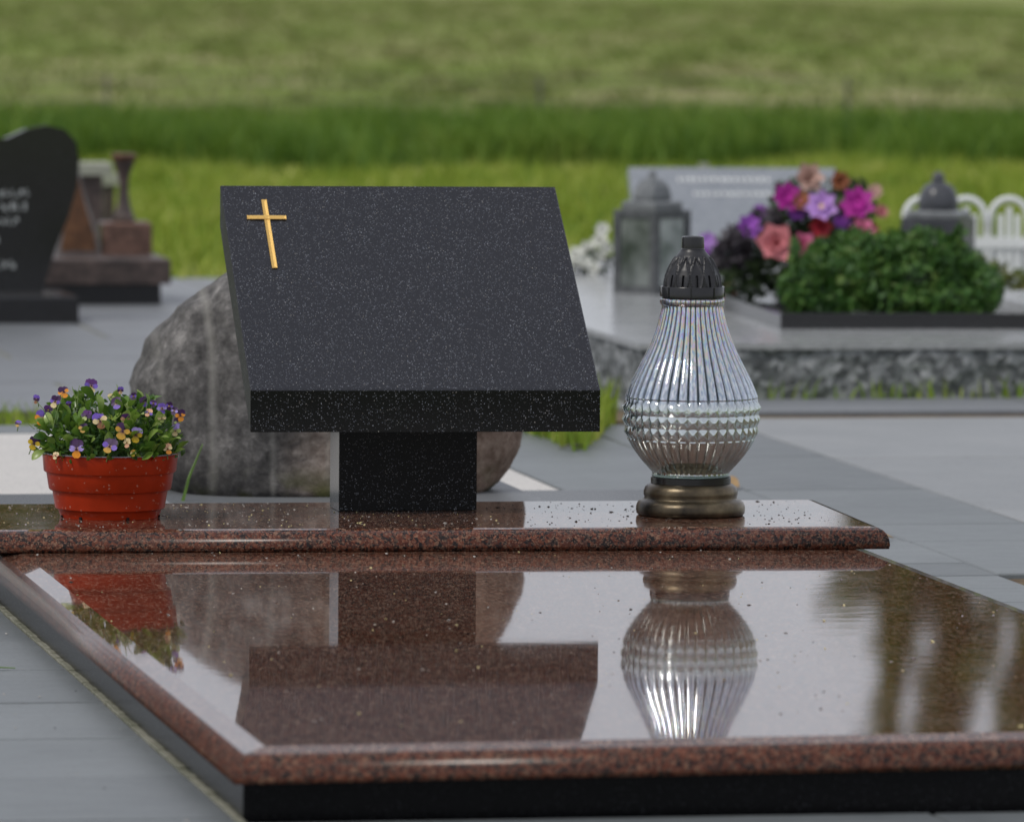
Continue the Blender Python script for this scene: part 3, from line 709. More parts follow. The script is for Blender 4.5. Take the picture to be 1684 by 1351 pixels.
# low wire fence at the field edge
M_wire = simple('galvanised_wire', (.16, .15, .13), .5, .6)
fe = thing('wire_fence', 'low thin wire mesh fence with posts at the field edge', 'fence', (0, 17.6, -.03))
for x in (1.83, 3.43, 4.59, 6.2):
    b = MB(); b.box(-.005, .005, -.006, .006, 0, .25); b.build('post', M_wire, fe, (x, 0, 0))
for z in (.10, .16, .22, .255):
    b = MB(); b.tube([(-.5, 0, z), (3, 0, z-.004), (7.5, 0, z)], .0016, n=4); b.build('wire', M_wire, fe)
b = MB()
for i in range(160): x = -.5+i*.05; b.tube([(x, 0, .02), (x+.05, 0, .255)], .0009, n=3); b.tube([(x+.05, 0, .02), (x, 0, .255)], .0009, n=3)
o = b.build('wire_mesh', M_wire, fe); o['kind'] = 'stuff'

# ------------------------------------------------------------------ black headstone, far left
M_dk = granite_black('dark_polished_granite', .10, .05, (.012, .012, .013), 300, .8)
M_pin = simple('faded_white_paint', (.36, .38, .37), .6)
bh = thing('black_headstone', 'tall black polished headstone with rounded shoulder and blurred white lettering at far left', 'headstone', (0, 5.72, 0))
b = MB(); b.box(-.55, .291, -.10, .16, -.03, .052, b=.004); b.build('base', M_dk, bh)
outl = [(-.30, .053), (.232, .053), (.246, .10), (.262, .15), (.283, .20), (.300, .26), (.303, .31), (.297, .345), (.275, .368), (.24, .376), (.20, .368), (.16, .35), (.10, .345), (.0, .39), (-.15, .44), (-.3, .40), (-.36, .25)]
b = MB(); n = len(outl)
vs = [(x, .0, z) for x, z in outl]+[(x, .030, z) for x, z in outl]
b.add(vs, [tuple(range(n)), tuple(range(n, 2*n))[::-1]]+[((i+1) % n, i, i+n, (i+1) % n+n) for i in range(n)]); b.build('tablet', M_dk, bh)
for z, x0, x1 in ((.238, .0, .206), (.212, .02, .204), (.185, .03, .186), (.150, .02, .150), (.100, .05, .168)):
    x = x0; b = MB()
    while x < x1:
        w = random.uniform(.006, .012); hh = random.choice((.012, .014, .016))
        b.box(x, x+w*.35, -.002, -.0002, z, z+hh); b.box(x, x+w, -.002, -.0002, z+hh*random.choice((0, .45, .8)), z+hh*random.choice((.2, .6, 1.0))); x += w+.004
    o = b.build('inscription', M_pin, bh); 

# ------------------------------------------------------------------ red brown grave, left middle
M_rb = stone('red_brown_granite', [(.035, .022, .018), (.10, .055, .04), (.17, .095, .07), (.26, .17, .13)], 70, .4, .2, 12)
M_rb2 = stone('dark_brown_granite', [(.03, .022, .02), (.075, .055, .048), (.14, .10, .085)], 60, .45, .2, 12)
M_rb3 = stone('rusty_granite', [(.05, .025, .012), (.14, .065, .03), (.24, .12, .05)], 50, .5, .3, 10)
M_grey = stone('edge_grey', [(.16, .15, .15), (.26, .25, .24)], 60, .5, .1)
rg = thing('red_brown_grave', 'small reddish brown grave with pointed stone on a broad dark ledge, left', 'grave', (0, 6.3, 0))
b = MB(); b.box(.30, .536, -.02, .30, -.03, .042, b=.003); b.build('base', M_dk, rg)
b = MB(); b.box(.20, .553, -.045, .34, .0425, .093, b=.004); b.build('ledge', M_rb2, rg)
# leaf shaped pointed stone
outl = [(.345, .0935), (.437, .0935), (.432, .13), (.416, .175), (.402, .22), (.391, .268), (.378, .23), (.364, .19), (.352, .14)]
n = len(outl); b = MB(); vs = [(x, .16, z) for x, z in outl]+[(x, .22, z) for x, z in outl]
b.add(vs, [tuple(range(n)), tuple(range(n, 2*n))[::-1]]+[((i+1) % n, i, i+n, (i+1) % n+n) for i in range(n)]); b.build('pointed_stone', M_grey, rg)
b = MB(); k = .80; cx0 = .391; vs = [(cx0+(x-cx0)*k, .157, .100+(z-.0935)*.86) for x, z in outl]
b.add(vs+[(x, .1595, z) for x, _, z in vs], [tuple(range(n))]+[((i+1) % n, i, i+n, (i+1) % n+n) for i in range(n)]); b.build('rusty_face', M_rb3, rg)
b = MB(); b.box(.440, .540, .15, .24, .0935, .158, b=.004); b.build('stone_block', M_rb, rg)
cs = thing('stone_vase', 'tall dark brown waisted stone vase on the small reddish block', 'vase', (.487, 6.49, .1582))
b = MB(); b.lathe([(.022, 0), (.024, .006), (.020, .014), (.013, .035), (.010, .06), (.010, .08), (.014, .10), (.021, .118), (.023, .128), (.017, .129)], 24); b.build('body', M_rb2, cs, smooth=True, ang=45)
b = MB(); b.lathe([(.0235, .126), (.027, .130), (.027, .136), (.020, .139)], 24); b.build('rim', M_rb3, cs, smooth=True, ang=45)
M_palest = stone('pale_weathered_stone', [(.22, .23, .18), (.34, .35, .28), (.42, .42, .34)], 30, .8, .2)
ps = thing('stone_pillar', 'dark brown stone post with a wide pale cap behind the pointed stone', 'pillar', (.50, 7.1, -.03))
b = MB(); b.box(-.030, .016, -.02, .02, 0, .262); b.build('shaft', M_rb2, ps)
b = MB(); b.box(-.045, .035, -.04, .04, .2625, .289, b=.004); b.build('cap', M_palest, ps)
p2 = thing('stone_bench', 'short pale stone slab bench on a dark foot behind the brown vase', 'bench', (.70, 8.6, -.03))
b = MB(); b.box(-.012, .045, -.03, .03, .1855, .212, b=.004); b.build('seat', M_palest, p2)
b = MB(); b.box(.004, .030, -.02, .02, 0, .185); b.build('foot', M_rb2, p2)

# ------------------------------------------------------------------ big rough grey grave, right
def rough_front():
    t = NT('split_grey_granite'); p = t.obj
    dis = t.noise(30, 3, out='Color'); va = t.n('VectorMath', operation='MULTIPLY_ADD'); t.l(dis, va.inputs[0]); va.inputs[1].default_value = (.03,)*3; t.l(p, va.inputs[2])
    v = t.voro(75, v=va.outputs[0]); a = t.noise(90, 6, .7); r = t.sep(v)[0]
    k = t.math('ADD', t.math('MULTIPLY', r, .55), t.math('MULTIPLY', a, .5))
    t.base(t.ramp(k, [(.2, (.055, .06, .062)), (.45, (.13, .14, .142)), (.68, (.25, .265, .27)), (.88, (.44, .45, .45))])); t.set(Roughness=.65); t.bump(a, .8, .006); return t.m
M_rf = rough_front()
M_top = stone('honed_grey_top', [(.24, .25, .25), (.33, .34, .34), (.42, .43, .43)], 50, .20, .03, 4)
gg = thing('grey_grave', 'wide rough grey granite grave surround with flowers and lanterns on it, right', 'grave', (0, 3.40, 0))
from mathutils import noise as mn
def rough_wall(x0, y0, x1, y1, z0, z1, name):
    L = math.hypot(x1-x0, y1-y0); nx = int(L/.012); nz = 9; d = Vector((x1-x0, y1-y0, 0))/L; nr = Vector((d.y, -d.x, 0)); V = []; 
    for j in range(nz+1):
        for i in range(nx+1):
            p = Vector((x0, y0, 0))+d*(L*i/nx); p.z = z0+(z1-z0)*j/nz
            q = mn.fractal(Vector((p.x*14, p.y*14+3, p.z*22)), .8, 2, 4)*.007+mn.cell(Vector((p.x*30, p.y*30, p.z*40)))*.002
            V.append(p+nr*q*(0 if j == nz else 1))
    F = [(j*(nx+1)+i, j*(nx+1)+i+1, (j+1)*(nx+1)+i+1, (j+1)*(nx+1)+i) for j in range(nz) for i in range(nx)]
    b = MB(); b.v = V; b.f = F; b.mi = [0]*len(F); return b.build(name, M_rf, gg)
rough_wall(.95, .06, 3.2, -.02, -.03, .078, 'rough_face'); rough_wall(.95, 3.0, .95, .06, -.03, .078, 'rough_face')
b = MB()
vs = [(.945, .055, .0782), (3.2, -.028, .0782), (3.2, 3.0, .0782), (.945, 3.0, .0782)]; b.add(vs+[(x, y, .0882) for x, y, z in vs], [(3, 2, 1, 0), (4, 5, 6, 7), (0, 1, 5, 4), (1, 2, 6, 5), (2, 3, 7, 6), (3, 0, 4, 7)])
b.build('top_slab', M_top, gg)
TZ = .0885
# black planter border with raised panel behind it
pb = thing('planter_tray', 'long low black tray under the evergreen shrub on the grey grave', 'planter', (1.27, 3.85, TZ), rad(-3))
b = MB(); b.box(0, 1.2, 0, .02, 0, .026, b=.002); b.build('front_board', M_dk, pb)
b = MB(); b.box(0, .02, .0205, .62, 0, .026, b=.002); b.build('side_board', M_dk, pb)
b = MB(); b.box(.021, 1.2, .021, .62, 0, .012); b.build('tray_floor', M_dk, pb)
b = MB(); b.box(.46, 1.15, .10, .60, .0125, .034, b=.003); b.build('stone_panel', M_top, pb)

def cards(name, mat, centres, n, size, parent=None, loc=(0, 0, 0), flat=.5, seed=1):
    """leaf clumps: small bent leaf quads through ellipsoid volumes"""
    r = np.random.default_rng(seed); V = []; 
    tot = sum(c[3]*c[4]*c[5] for c in centres)
    for (cx_, cy_, cz_, a, b_, c_) in centres:
        m_ = max(20, int(n*(a*b_*c_)/tot)); d = r.normal(0, 1, (m_, 3)); d /= np.linalg.norm(d, axis=1)[:, None]
        rad_ = r.uniform(.35, 1.05, m_)**.6; p = d*rad_[:, None]*np.array([a, b_, c_])+np.array([cx_, cy_, cz_])
        u = r.normal(0, 1, (m_, 3)); u /= np.linalg.norm(u, axis=1)[:, None]; w = np.cross(u, d+r.normal(0, .5, (m_, 3))); w /= np.linalg.norm(w, axis=1)[:, None]
        s = size*r.uniform(.6, 1.4, m_)[:, None]
        nn_ = np.cross(u, w)
        V.append(np.stack([p-u*s, p+w*s*flat, p+u*s+nn_*s*.3, p-w*s*flat], 1).reshape(-1, 3))
    V = np.concatenate(V); F = np.arange(len(V)).reshape(-1, 4)
    o = link(name, np_mesh(name, V, F, mat), parent, loc); o['kind'] = 'stuff'; return o
M_shrub = random_mat('evergreen_leaves', [(.012, .04, .008), (.04, .115, .02), (.09, .19, .035), (.20, .28, .08)], .5, .35, 24, .15)
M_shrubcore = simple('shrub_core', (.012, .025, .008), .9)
sh = thing('evergreen_shrub', 'low spreading dark green evergreen arrangement in the black tray', 'shrub', (1.50, 4.02, TZ+.012), rad(-10.4))
# local x is across the picture; each 940 px is one metre
cs_ = []
for px, y, rx, rz in ((1400, 478, 50, 34), (1378, 455, 40, 34), (1300, 480, 38, 42), (1345, 445, 42, 46), (1400, 430, 45, 46), (1450, 440, 45, 52), (1500, 430, 46, 46), (1550, 455, 46, 48), (1590, 480, 34, 42), (1340, 500, 60, 26), (1440, 500, 70, 28), (1540, 500, 70, 28), (1480, 470, 80, 40), (1370, 410, 20, 20)):
    cs_.append(((px-1442)/925, random.uniform(-.02, .05)+(.02 if y < 450 else -.03), max(.0, (524-y)/925), rx/925, .06, rz/925))
cs2 = list(cs_)
for i in range(46):
    c = random.choice(cs_); a = random.uniform(.1, 3.0); cs_.append((c[0]+c[3]*cos(a)*1.02, c[1]+random.uniform(-.05, .03), c[2]+c[5]*sin(a)*1.02, .008, .008, random.uniform(.010, .020)))
cards('foliage', M_shrub, cs_, 15000, .0072, sh, seed=3); cs_ = cs2
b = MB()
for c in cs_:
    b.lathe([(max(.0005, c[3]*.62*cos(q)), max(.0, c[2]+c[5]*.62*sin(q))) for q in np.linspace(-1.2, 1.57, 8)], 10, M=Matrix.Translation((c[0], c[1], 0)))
o = b.build('twigs', M_shrubcore, sh); o['kind'] = 'stuff'  # solid dark filler bodies put inside the foliage clumps

# flower arrangement behind
fl = thing('flower_arrangement', 'mixed bouquet of pink roses and purple and magenta blooms beside the evergreen', 'bouquet', (1.44, 4.50, TZ), rad(-10.4))
FC = {'rose': (.62, .22, .24), 'pink': (.62, .16, .30), 'magenta': (.42, .02, .30), 'violet': (.36, .10, .52), 'lilac': (.50, .28, .66), 'red': (.42, .03, .05), 'beige': (.55, .36, .30), 'rust': (.36, .13, .06), 'white': (.75, .76, .70)}
FMt = {k: simple('bloom_'+k, c, .6, 0, .25, 50) for k, c in FC.items()}
FMt['heart'] = simple('bloom_heart', (.62, .48, .12), .7)
def bloom_petal(w):
    b = MB(); vs = []; n = 4
    for i in range(n+1):
        s = i/n; ww = w*sin(pi*(s*.8+.12)); vs += [(-ww, s*.9, .25*s*s), (0, s, .05+.10*s), (ww, s*.9, .25*s*s)]
    b.add(vs, [f for i in range(n) for f in ((i*3, i*3+1, i*3+4, i*3+3), (i*3+1, i*3+2, i*3+5, i*3+4))]); return b
_bp = {}
def bloom(par, p, r, col, heart=False, kind='open', face=(0, -1, .35)):
    b = MB(); b.lathe([(.002*r/.03, -.3*r), (.22*r, -.05*r), (.26*r, .08*r), (.05*r, .2*r)], 8)
    q = Vector(face).normalized().to_track_quat('Z', 'Y')
    f = b.build('flower', FMt['heart'] if heart else FMt[col], par, p, q.to_euler(), smooth=True)
    rings = ((6, .95, 12), (6, .7, 40), (5, .45, 65)) if kind == 'rose' else ((7, 1.0, 8), (5, .7, 35))
    key = (col, kind)
    if key not in _bp: _bp[key] = bloom_petal(.42 if kind == 'rose' else .36).mesh('petal', FMt[col], True)
    for cnt, sc, up_ in rings:
        for k in range(cnt):
            a = 2*pi*k/cnt+up_+random.uniform(-.1, .1)
            link('petal', _bp[key], f, (0, 0, .0), (Matrix.Rotation(a, 3, 'Z') @ Matrix.Rotation(rad(up_+random.uniform(-8, 8)), 3, 'X')).to_euler(), (r*sc,)*3)
def bl(px, y, r, col, heart=False, kind='open', dy=0):
    bloom(fl, ((px-1323)/922, dy, (508-y)/922), r/922, col, heart, kind, (random.uniform(-.3, .3), -1, random.uniform(.1, .6)))
for a in ((1290, 402, 40, 'rose', False, 'rose', -.05), (1336, 405, 27, 'pink', False, 'rose', -.03), (1366, 342, 31, 'lilac', True, 'open', -.02), (1426, 338, 33, 'magenta', False, 'open', 0), (1308, 327, 28, 'magenta', False, 'open', 0),
          (1246, 375, 24, 'violet', False, 'open', -.02), (1432, 382, 27, 'pink', False, 'rose', -.03), (1364, 375, 24, 'red', False, 'rose', -.01), (1345, 296, 30, 'beige', False, 'rose', .03), (1396, 300, 21, 'rust', False, 'rose', .02),
          (1332, 333, 20, 'rust', False, 'open', 0), (1178, 396, 17, 'lilac', False, 'open', -.06), (1172, 412, 12, 'violet', False, 'open', -.06), (1455, 318, 16, 'beige', False, 'open', .02), (1400, 365, 18, 'violet', False, 'open', .01),
          (1325, 352, 18, 'violet', False, 'open', .01), (1450, 378, 14, 'rust', False, 'open', 0), (1376, 410, 11, 'rose', False, 'open', -.05), (1465, 350, 14, 'rose', False, 'open', .02), (1265, 352, 14, 'violet', False, 'open', .03)): bl(*a)
M_bq = random_mat('bouquet_leaves', [(.01, .02, .008), (.03, .05, .02), (.06, .10, .03), (.10, .13, .06)], .5, .3, 14, .1)
M_bq2 = random_mat('bouquet_purple_leaves', [(.03, .025, .03), (.07, .06, .07), (.12, .11, .11)], .5, .3, 14, .1)
L_ = lambda px, y, rx, rz, d=.0: ((px-1323)/922, d, (508-y)/922, rx/922, .05, rz/922)
cards('foliage', M_bq, [L_(1235, 460, 42, 46), L_(1300, 445, 60, 55, .03), L_(1380, 400, 75, 60, .05), L_(1410, 340, 50, 50, .05), L_(1330, 350, 55, 55, .06)], 2600, .009, fl, seed=5)
cards('purple_foliage', M_bq2, [L_(1218, 420, 34, 38, -.01), L_(1235, 395, 24, 26), L_(1275, 365, 26, 22, .02)], 500, .012, fl, seed=6)
b = MB(); b.lathe([(.02, 0), (.05, .004), (.058, .03), (.05, .03)], 20); b.build('vase', M_dk, fl, (.02, .02, 0), smooth=True, ang=40)

# small red votive in front of the bouquet
rv = thing('small_votive', 'small orange red glass votive behind the glass lantern neck', 'candle', (1.335, 4.56, TZ))
t_ = NT('red_glass'); t_.base((.55, .06, .03)); t_.set(Roughness=.15, Transmission_Weight=.3)
b = MB(); b.lathe([(.011, 0), (.014, .004), (.016, .022), (.014, .03)], 20); b.build('glass', t_.m, rv, smooth=True, ang=50)
b = MB(); b.lathe([(.015, .0302), (.015, .036), (.008, .042)], 20); b.build('lid', simple('orange_plastic', (.55, .22, .05), .4), rv, smooth=True, ang=50)

# lantern of grey stone and glass (left one)
M_lg = stone('lantern_grey_stone', [(.09, .10, .10), (.16, .17, .175), (.24, .25, .25)], 40, .25, .05)
M_lgd = stone('lantern_dark_stone', [(.035, .037, .042), (.06, .063, .072), (.10, .104, .115)], 40, .25, .05)
t_ = NT('frosted_pane'); _q = t_.noise(16, 4); t_.base(t_.ramp(_q, [(.35, (.14, .17, .15)), (.6, (.55, .58, .57))])); t_.set(Roughness=.12); M_pane = t_.m
t_ = NT('smoked_pane'); _q = t_.noise(16, 4); t_.base(t_.ramp(_q, [(.35, (.04, .05, .045)), (.6, (.20, .22, .21))])); t_.set(Roughness=.08); M_pane2 = t_.m
la = thing('stone_lantern', 'square grey stone lantern with glass panes and stepped roof, left of the bouquet', 'lantern', (1.288, 5.03, TZ), rad(-10.4-41))
s_ = .051
b = MB(); b.box(-s_, s_, -s_, s_, 0, .012); b.box(-s_, s_, -s_, s_, .140, .153)
for sx in (-1, 1):
    for sy in (-1, 1): b.box(min(sx*s_, sx*(s_-.014)), max(sx*s_, sx*(s_-.014)), min(sy*s_, sy*(s_-.014)), max(sy*s_, sy*(s_-.014)), .0125, .1395)
M_lgf = stone('lantern_frame_stone', [(.045, .05, .05), (.085, .09, .095), (.13, .135, .14)], 40, .25, .05); b.build('frame', M_lgf, la)
for k in range(4):
    mb_ = MB(); mb_.box(-s_+.015, s_-.015, -s_+.004, -s_+.007, .013, .139); mb_.build('pane', M_pane if k in (3, 1) else M_pane2, la, rot=(0, 0, k*pi/2))  # panes lighter on two opposite sides, darker on the other two
b = MB(); b.box(-.040, .040, -.040, .040, .1532, .170, b=.004); b.build('roof_step', M_lg, la)
b = MB(); b.lathe([(.034, .1702), (.036, .178), (.031, .196), (.020, .208), (.008, .214), (.007, .222), (.002, .226)], 4); b.build('roof', M_lg, la, rot=(0, 0, pi/4))
b = MB(); b.box(-.02, .02, -.02, .02, .0125, .09); b.build('candle', M_wax, la)

# dark lantern with arched window (right one)
lb = thing('domed_lantern', 'dark grey stone lantern with domed top and arched window, right of the bouquet', 'lantern', (1.838, 5.05, TZ), rad(-10.4-20))
w_ = .056
b = MB(); b.box(-w_, w_, -w_, w_, 0, .02)
b.box(-w_, w_, -w_+.0045, w_, .0202, .138)
b.build('body', M_lgd, lb)
def arch_face(x0, x1, ya, yb, z0, z1, ax, ar, az, mat, name, rz=0):
    """flat frame with an arched opening"""
    b = MB(); n = 12; inn = [(ax-ar, z0)]+[(ax-ar*cos(pi*i/n), az+ar*sin(pi*i/n)) for i in range(n+1)]+[(ax+ar, z0)]
    outp = [(x0, z0)]+[(x0+(x1-x0)*min(1, max(0, (i-3)/6)), z1) if i > 2 else (x0, az+(z1-az)*i/3) for i in range(10)]
    outp = [(x0, z0)]
    for i in range(n+1):
        a = pi*i/n; dx, dz = -cos(a), sin(a); 
        tx = ((x1-ax) if dx > 0 else (ax-x0))/max(abs(dx), 1e-6); tz = (z1-az)/max(dz, 1e-6); t = min(tx, tz); outp.append((ax+dx*t, az+dz*t))
    outp.append((x1, z0)); k = len(inn)
    vs = [(x, ya, z) for x, z in inn]+[(x, ya, z) for x, z in outp]+[(x, yb, z) for x, z in inn]+[(x, yb, z) for x, z in outp]
    fs = []
    for i in range(k-1): fs += [(i, k+i, k+i+1, i+1), (i+1, 2*k+i+1, 2*k+i, i), (k+i, 3*k+i, 3*k+i+1, k+i+1)]
    b.add(vs, fs); return b.build(name, mat, lb if not isinstance(rz, bpy.types.Object) else rz)
arch_face(-w_, w_, -w_, -w_+.004, .0205, .1385, .004, .034, .092, M_lgd, 'front_frame')
b = MB(); b.box(-.030, .038, -w_+.0030, -w_+.0042, .021, .13); b.build('pane', M_pane2, lb)
b = MB(); b.box(-.05, .05, -.05, .05, .1387, .152, b=.006); b.build('cornice', M_lg, lb)
b = MB(); b.lathe([(.036, 0.1523), (.038, 0.1581), (.0375, 0.1711), (.033, 0.1861), (.025, 0.1971), (.014, 0.2031), (.011, 0.2061), (.012, 0.2121), (.009, 0.2201), (.002, 0.2241)], 28); b.build('dome', M_lgd, lb, smooth=True, ang=45)

# grey slanted plaque behind
M_slate = stone('pale_grey_polished', [(.20, .22, .245), (.25, .27, .295), (.30, .32, .345)], 80, .06, .02, 3, spec=.7)
gp = thing('grey_plaque', 'pale grey slanted gravestone with faded white inscription behind the bouquet', 'headstone', (1.51, 6.30, TZ), rad(-4))
Mt = Matrix.Rotation(rad(-42), 4, 'X')
b = MB(); b.box(.0, .43, .0, .205, .02, .05, b=.002, M=Matrix.Rotation(rad(48), 4, 'X')); b.build('slab', M_slate, gp)
b = MB(); b.box(.05, .39, .06, .16, 0, .07); b.build('support', M_lgd, gp)
for v0_, hh in ((.165, .013), (.128, .010)):
    x = .10 if hh > .011 else .13; b = MB()
    while x < .29:
        w = random.uniform(.006, .012)
        b.box(x, x+w*.4, v0_, v0_+hh, .0502, .0512, M=Matrix.Rotation(rad(48), 4, 'X')); b.box(x, x+w, v0_+hh*.35, v0_+hh*.6, .0502, .0513, M=Matrix.Rotation(rad(48), 4, 'X')); x += w+.004
    b.build('inscription', simple('white_inscription', (.75, .76, .75), .6), gp)

# white arched ornamental fence
M_wp = simple('white_plastic', (.72, .74, .72), .45, 0, .05)
wf = thing('white_fence', 'small white plastic fence of round arches at the right edge', 'fence', (1.93, 5.35, .085), rad(-10.4))
for k in range(4):
    x0 = -.045+.082*k
    b = MB(); n = 14; pts = [(x0-.036, 0, 0), (x0-.036, 0, .085)]+[(x0-.036*cos(pi*i/n), 0, .085+.045+.036*sin(pi*i/n)) for i in range(n+1)]+[(x0+.036, 0, .085), (x0+.036, 0, 0)]
    b.tube(pts, .0060, n=8); b.build('arch', M_wp, wf, smooth=True)
    for dx in (-.016, .0, .016):
        b = MB(); b.box(x0+dx-.0055, x0+dx+.0055, -.003, .003, 0, .150-abs(dx)*.9); b.build('picket', M_wp, wf)
for z in (.072, .010):
    b = MB(); b.box(-.09, .30, -.0075, -.0035, z, z+.020); b.build('rail', M_wp, wf)
b = MB(); b.box(-.085, .30, .0035, .0045, .03, .072); b.build('panel', M_wp, wf)

# white blossoms left of the stone lantern
wb = thing('white_flowers', 'cluster of cream white blossoms left of the square lantern', 'flowers', (1.30, 5.75, TZ), rad(-10.4))
for px, y, r in ((948, 415, 17), (968, 405, 16), (962, 428, 16), (985, 420, 15), (990, 392, 18), (992, 372, 15), (942, 432, 13), (978, 438, 14), (1000, 405, 14)):
    bloom(wb, ((px-962)/865, random.uniform(-.02, .02), (446-y)/865), r/865, 'white', False, 'rose', (random.uniform(-.4, .4), -1, .5))
cards('foliage', M_bq, [(.01, .02, .02, .05, .03, .03)], 220, .008, wb, seed=8)
# leafy plant by the white fence
gp2 = thing('garden_plant', 'small yellow green leafy plant at the foot of the white fence', 'plant', (1.94, 5.02, TZ), rad(-10.4))
M_yg = random_mat('yellow_green_leaves', [(.06, .10, .02), (.15, .18, .05), (.32, .28, .10)], .5, .3, 20, .2)
cards('foliage', M_yg, [(.0, 0, .03, .03, .03, .03), (.045, .01, .02, .03, .03, .022), (-.03, 0, .045, .02, .02, .03)], 420, .008, gp2, seed=9)
# thin pale stake on the lawn
sk = link('stake', None, None, (1.93, 7.6, -.03)); tag(sk, 'thin pale wooden stake on the lawn behind the grey plaque', 'stake')
b = MB(); b.box(-.007, .007, -.006, .006, 0, .262); b.build('post', M_palest, sk)
b = MB(); b.box(-.010, .010, -.009, .009, .2622, .272); b.build('cap', M_palest, sk)

# fallen dry leaves on the paving
M_dry = simple('dry_leaf', (.30, .19, .08), .7, 0, .3, 90)
for (x, y, s, a, lab) in ((.71, 1.60, .030, .4, 'tan dry leaf on the paving just behind the glass lantern foot'), (.735, .80, .018, 1.2, 'tan dry leaf on the paving at the right end of the ledge')):
    vs, fs = leaf_shape(s*2, s*.7, .12); b = MB(); b.add(vs, fs); o = b.build('dry_leaf', M_dry, None, (x, y, .003), (0, 0, a), smooth=True); tag(o, lab, 'leaf')
vs, fs = leaf_shape(.05, .012, .06); b = MB(); b.add(vs, fs); o = b.build('dark_leaf', simple('dark_leaf', (.08, .08, .05), .7), None, (.60, 2.33, .002), (0, 0, -1.2)); tag(o, 'small dark withered leaf on paving right of the plaque', 'leaf')
b = MB(); b.tube([(-.58, -.62, .002), (-.55, -.60, .004), (-.52, -.595, .002)], .0012, .0005, 4); o = b.build('grass_blade', M_blade); tag(o, 'single green grass blade on the paving at the left edge', 'grass blade')
b = MB(); b.tube([(.27, -1.885, .0015), (.33, -1.87, .003), (.40, -1.868, .002)], .0013, .0005, 4); o = b.build('grass_blade', simple('straw', (.32, .34, .14), .6)); tag(o, 'pale grass stalk on the paving at the bottom right', 'grass blade')

# crumbs, seeds and grit on the polished stone
def crumbs(name, n, area, zf, mats, smin, smax, label):
    b = MB()
    for i in range(n):
        x, y = area(); s = random.uniform(smin, smax)*random.choice((.6, .8, 1, 1, 1.6)); M = Matrix.Translation((x, y, zf+s*.2)) @ Euler((random.uniform(-.4, .4), random.uniform(-.4, .4), random.uniform(0, 6.3))).to_matrix().to_4x4() @ Matrix.Diagonal((random.uniform(.8, 2.2), 1, .5, 1))
        b.add([(s, 0, 0), (0, s, 0), (-s, 0, 0), (0, -s, 0), (0, 0, s), (0, 0, -s)], [(0, 1, 4), (1, 2, 4), (2, 3, 4), (3, 0, 4), (1, 0, 5), (2, 1, 5), (3, 2, 5), (0, 3, 5)], random.randrange(len(mats)), M)
    o = b.build(name, mats); tag(o, label, 'debris', None, 'stuff')
M_seed = simple('pale_seed', (.50, .43, .20), .7); M_grit = simple('grit', (.35, .33, .30), .8); M_bits = simple('dark_grit', (.03, .025, .02), .8)
crumbs('seeds', 420, lambda: (random.uniform(-.45, .50), random.uniform(-1.80, .02)), .063, [M_seed, M_grit, M_grit, M_bits], .0005, .0012, 'tiny seeds and grit scattered on the polished cover slab')
crumbs('dark_crumbs', 240, lambda: (random.uniform(.12, .51), random.uniform(.03, .36)), .088, [M_bits], .0005, .0012, 'dark crumbs scattered on the ledge round the glass lantern')
crumbs('pale_crumbs', 420, lambda: (random.uniform(-.46, .12), random.uniform(.05, .38)), .088, [M_seed, M_grit, M_grit], .0004, .0011, 'pale crumbs scattered on the ledge beside the pot')
crumbs('paving_grit', 110, lambda: (random.uniform(-.9, -.48), random.uniform(-1.9, .6)), .001, [M_bits, M_grit], .0006, .0016, 'fine grit on the grey paving at the left')

# ------------------------------------------------------------------ distant trees (poplars seen mirrored in the slab, left row added)
M_tl = random_mat('poplar_leaves', [(.05, .08, .012), (.10, .14, .022), (.17, .22, .035), (.24, .28, .06)], .6, .2, .3, .25)
M_bark = stone('bark', [(.05, .04, .03), (.12, .10, .07)], 3, .9, .5, 1, bdist=.05)
def tree(x, y, h, parts, lab, seed):
    t = thing('poplar_tree', lab, 'tree', (x, y, -.04), 0, 'trees beyond the field')
    b = MB(); b.tube([(0, 0, 0), (.1, 0, h*.3), (-.05, 0, h*.65), (0, 0, h*.95)], .38, .06, 8)
    r = random.Random(seed)
    for i in range(16):
        z = h*(.2+.7*i/16); a = r.uniform(0, 6.3); l = r.uniform(.8, 1.8); b.tube([(0, 0, z), (l*.6*cos(a), l*.6*sin(a), z+l*.8), (l*cos(a), l*sin(a), z+l*2)], .09, .02, 5)
    b.build('trunk', M_bark, t)
    cards('crown', M_tl, parts, 16000, .17, t, seed=seed)
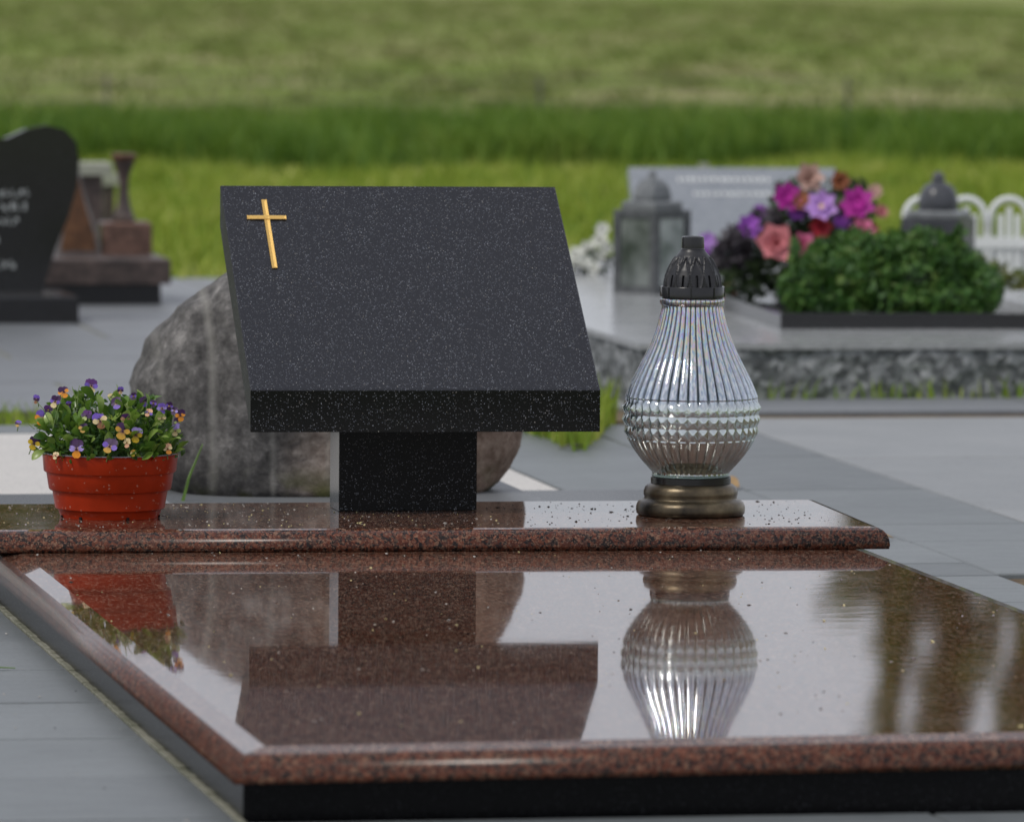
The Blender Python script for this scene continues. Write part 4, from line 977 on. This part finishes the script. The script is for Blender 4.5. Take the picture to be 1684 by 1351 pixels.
def clumps(seed, h, w, top, lo=2.0):
    r = random.Random(seed); cs = []
    z = lo
    while z < h:
        f = 1-max(0, (z-top)/(h-top+.01))**1.3
        for k in range(3):
            a = r.uniform(0, 6.3); q = w*f*r.uniform(.2, .8); cs.append((q*cos(a), q*sin(a), z+r.uniform(-.4, .4), w*f*r.uniform(.35, .6)+.1, w*f*.5+.1, r.uniform(.5, 1.0)))
        z += .8
    return cs
TD = 150.3
def spire(seed, h, wl, zl, wt, off=0):
    r = random.Random(seed); cs = []; z = 3
    while z < zl:
        for k in range(4):
            a = r.uniform(0, 6.3); q = wl*r.uniform(.2, .95); cs.append((q*cos(a), q*sin(a), z+r.uniform(-.4, .4), wl*r.uniform(.25, .5), wl*.4, r.uniform(.3, .7)))
        z += .75
    while z < h:
        for k in range(2): cs.append((off+r.uniform(-.6, .6)*wt, r.uniform(-1, 1)*wt, z, wt*r.uniform(.5, 1.0), wt, r.uniform(.25, .6)))
        z += .33
    return cs
tree(36.75, TD, 21, spire(1, 21, 1.25, 15.1, .34, -.1)+[(-1.25, 0, 14.75, .42, .3, .22), (-1.75, 0, 14.95, .22, .2, .25), (-.7, 0, 14.9, .4, .3, .3), (-.3, 0, 15.9, .35, .3, .25), (.4, 0, 16.2, .3, .3, .3)], 'narrow poplar, leftmost of the row, mirrored in the cover slab', 1)
tree(38.5, TD+2, 22, spire(2, 22, 1.5, 16.2, .66), 'slim poplar second from the left in the row mirrored in the cover slab', 2)
tree(39.75, TD-1, 20, spire(3, 20, 1.5, 17.2, .85), 'broad poplar third from the left in the row mirrored in the cover slab', 3)
tree(41.4, TD+1, 23, clumps(4, 23, 1.5, 19, 3), 'tall broad poplar fourth in the row beyond the field', 4)
tree(44.3, TD, 21, clumps(5, 21, 1.6, 15, 3), 'broad poplar fifth in the row beyond the field', 5)
tree(47.5, TD+3, 24, clumps(6, 24, 1.8, 18, 3), 'tall poplar at the right end of the row beyond the field', 6)
for x, h, sd in ((13.9, 14.1, 7), (15.6, 14.3, 8), (17.3, 14.2, 9), (18.6, 13.6, 10)):  # unseen trees added so the ledge mirrors dark foliage instead of sky
    tree(x, TD+random.uniform(-2, 2), h, clumps(sd, h, 1.25, 12.6, 2), ['broad dark tree at the left end of the far left row, mirrored in the ledge', 'bushy tree second from the left in the far left row', 'bushy tree third from the left in the far left row', 'lower bushy tree at the right end of the far left row'][sd-7], sd)
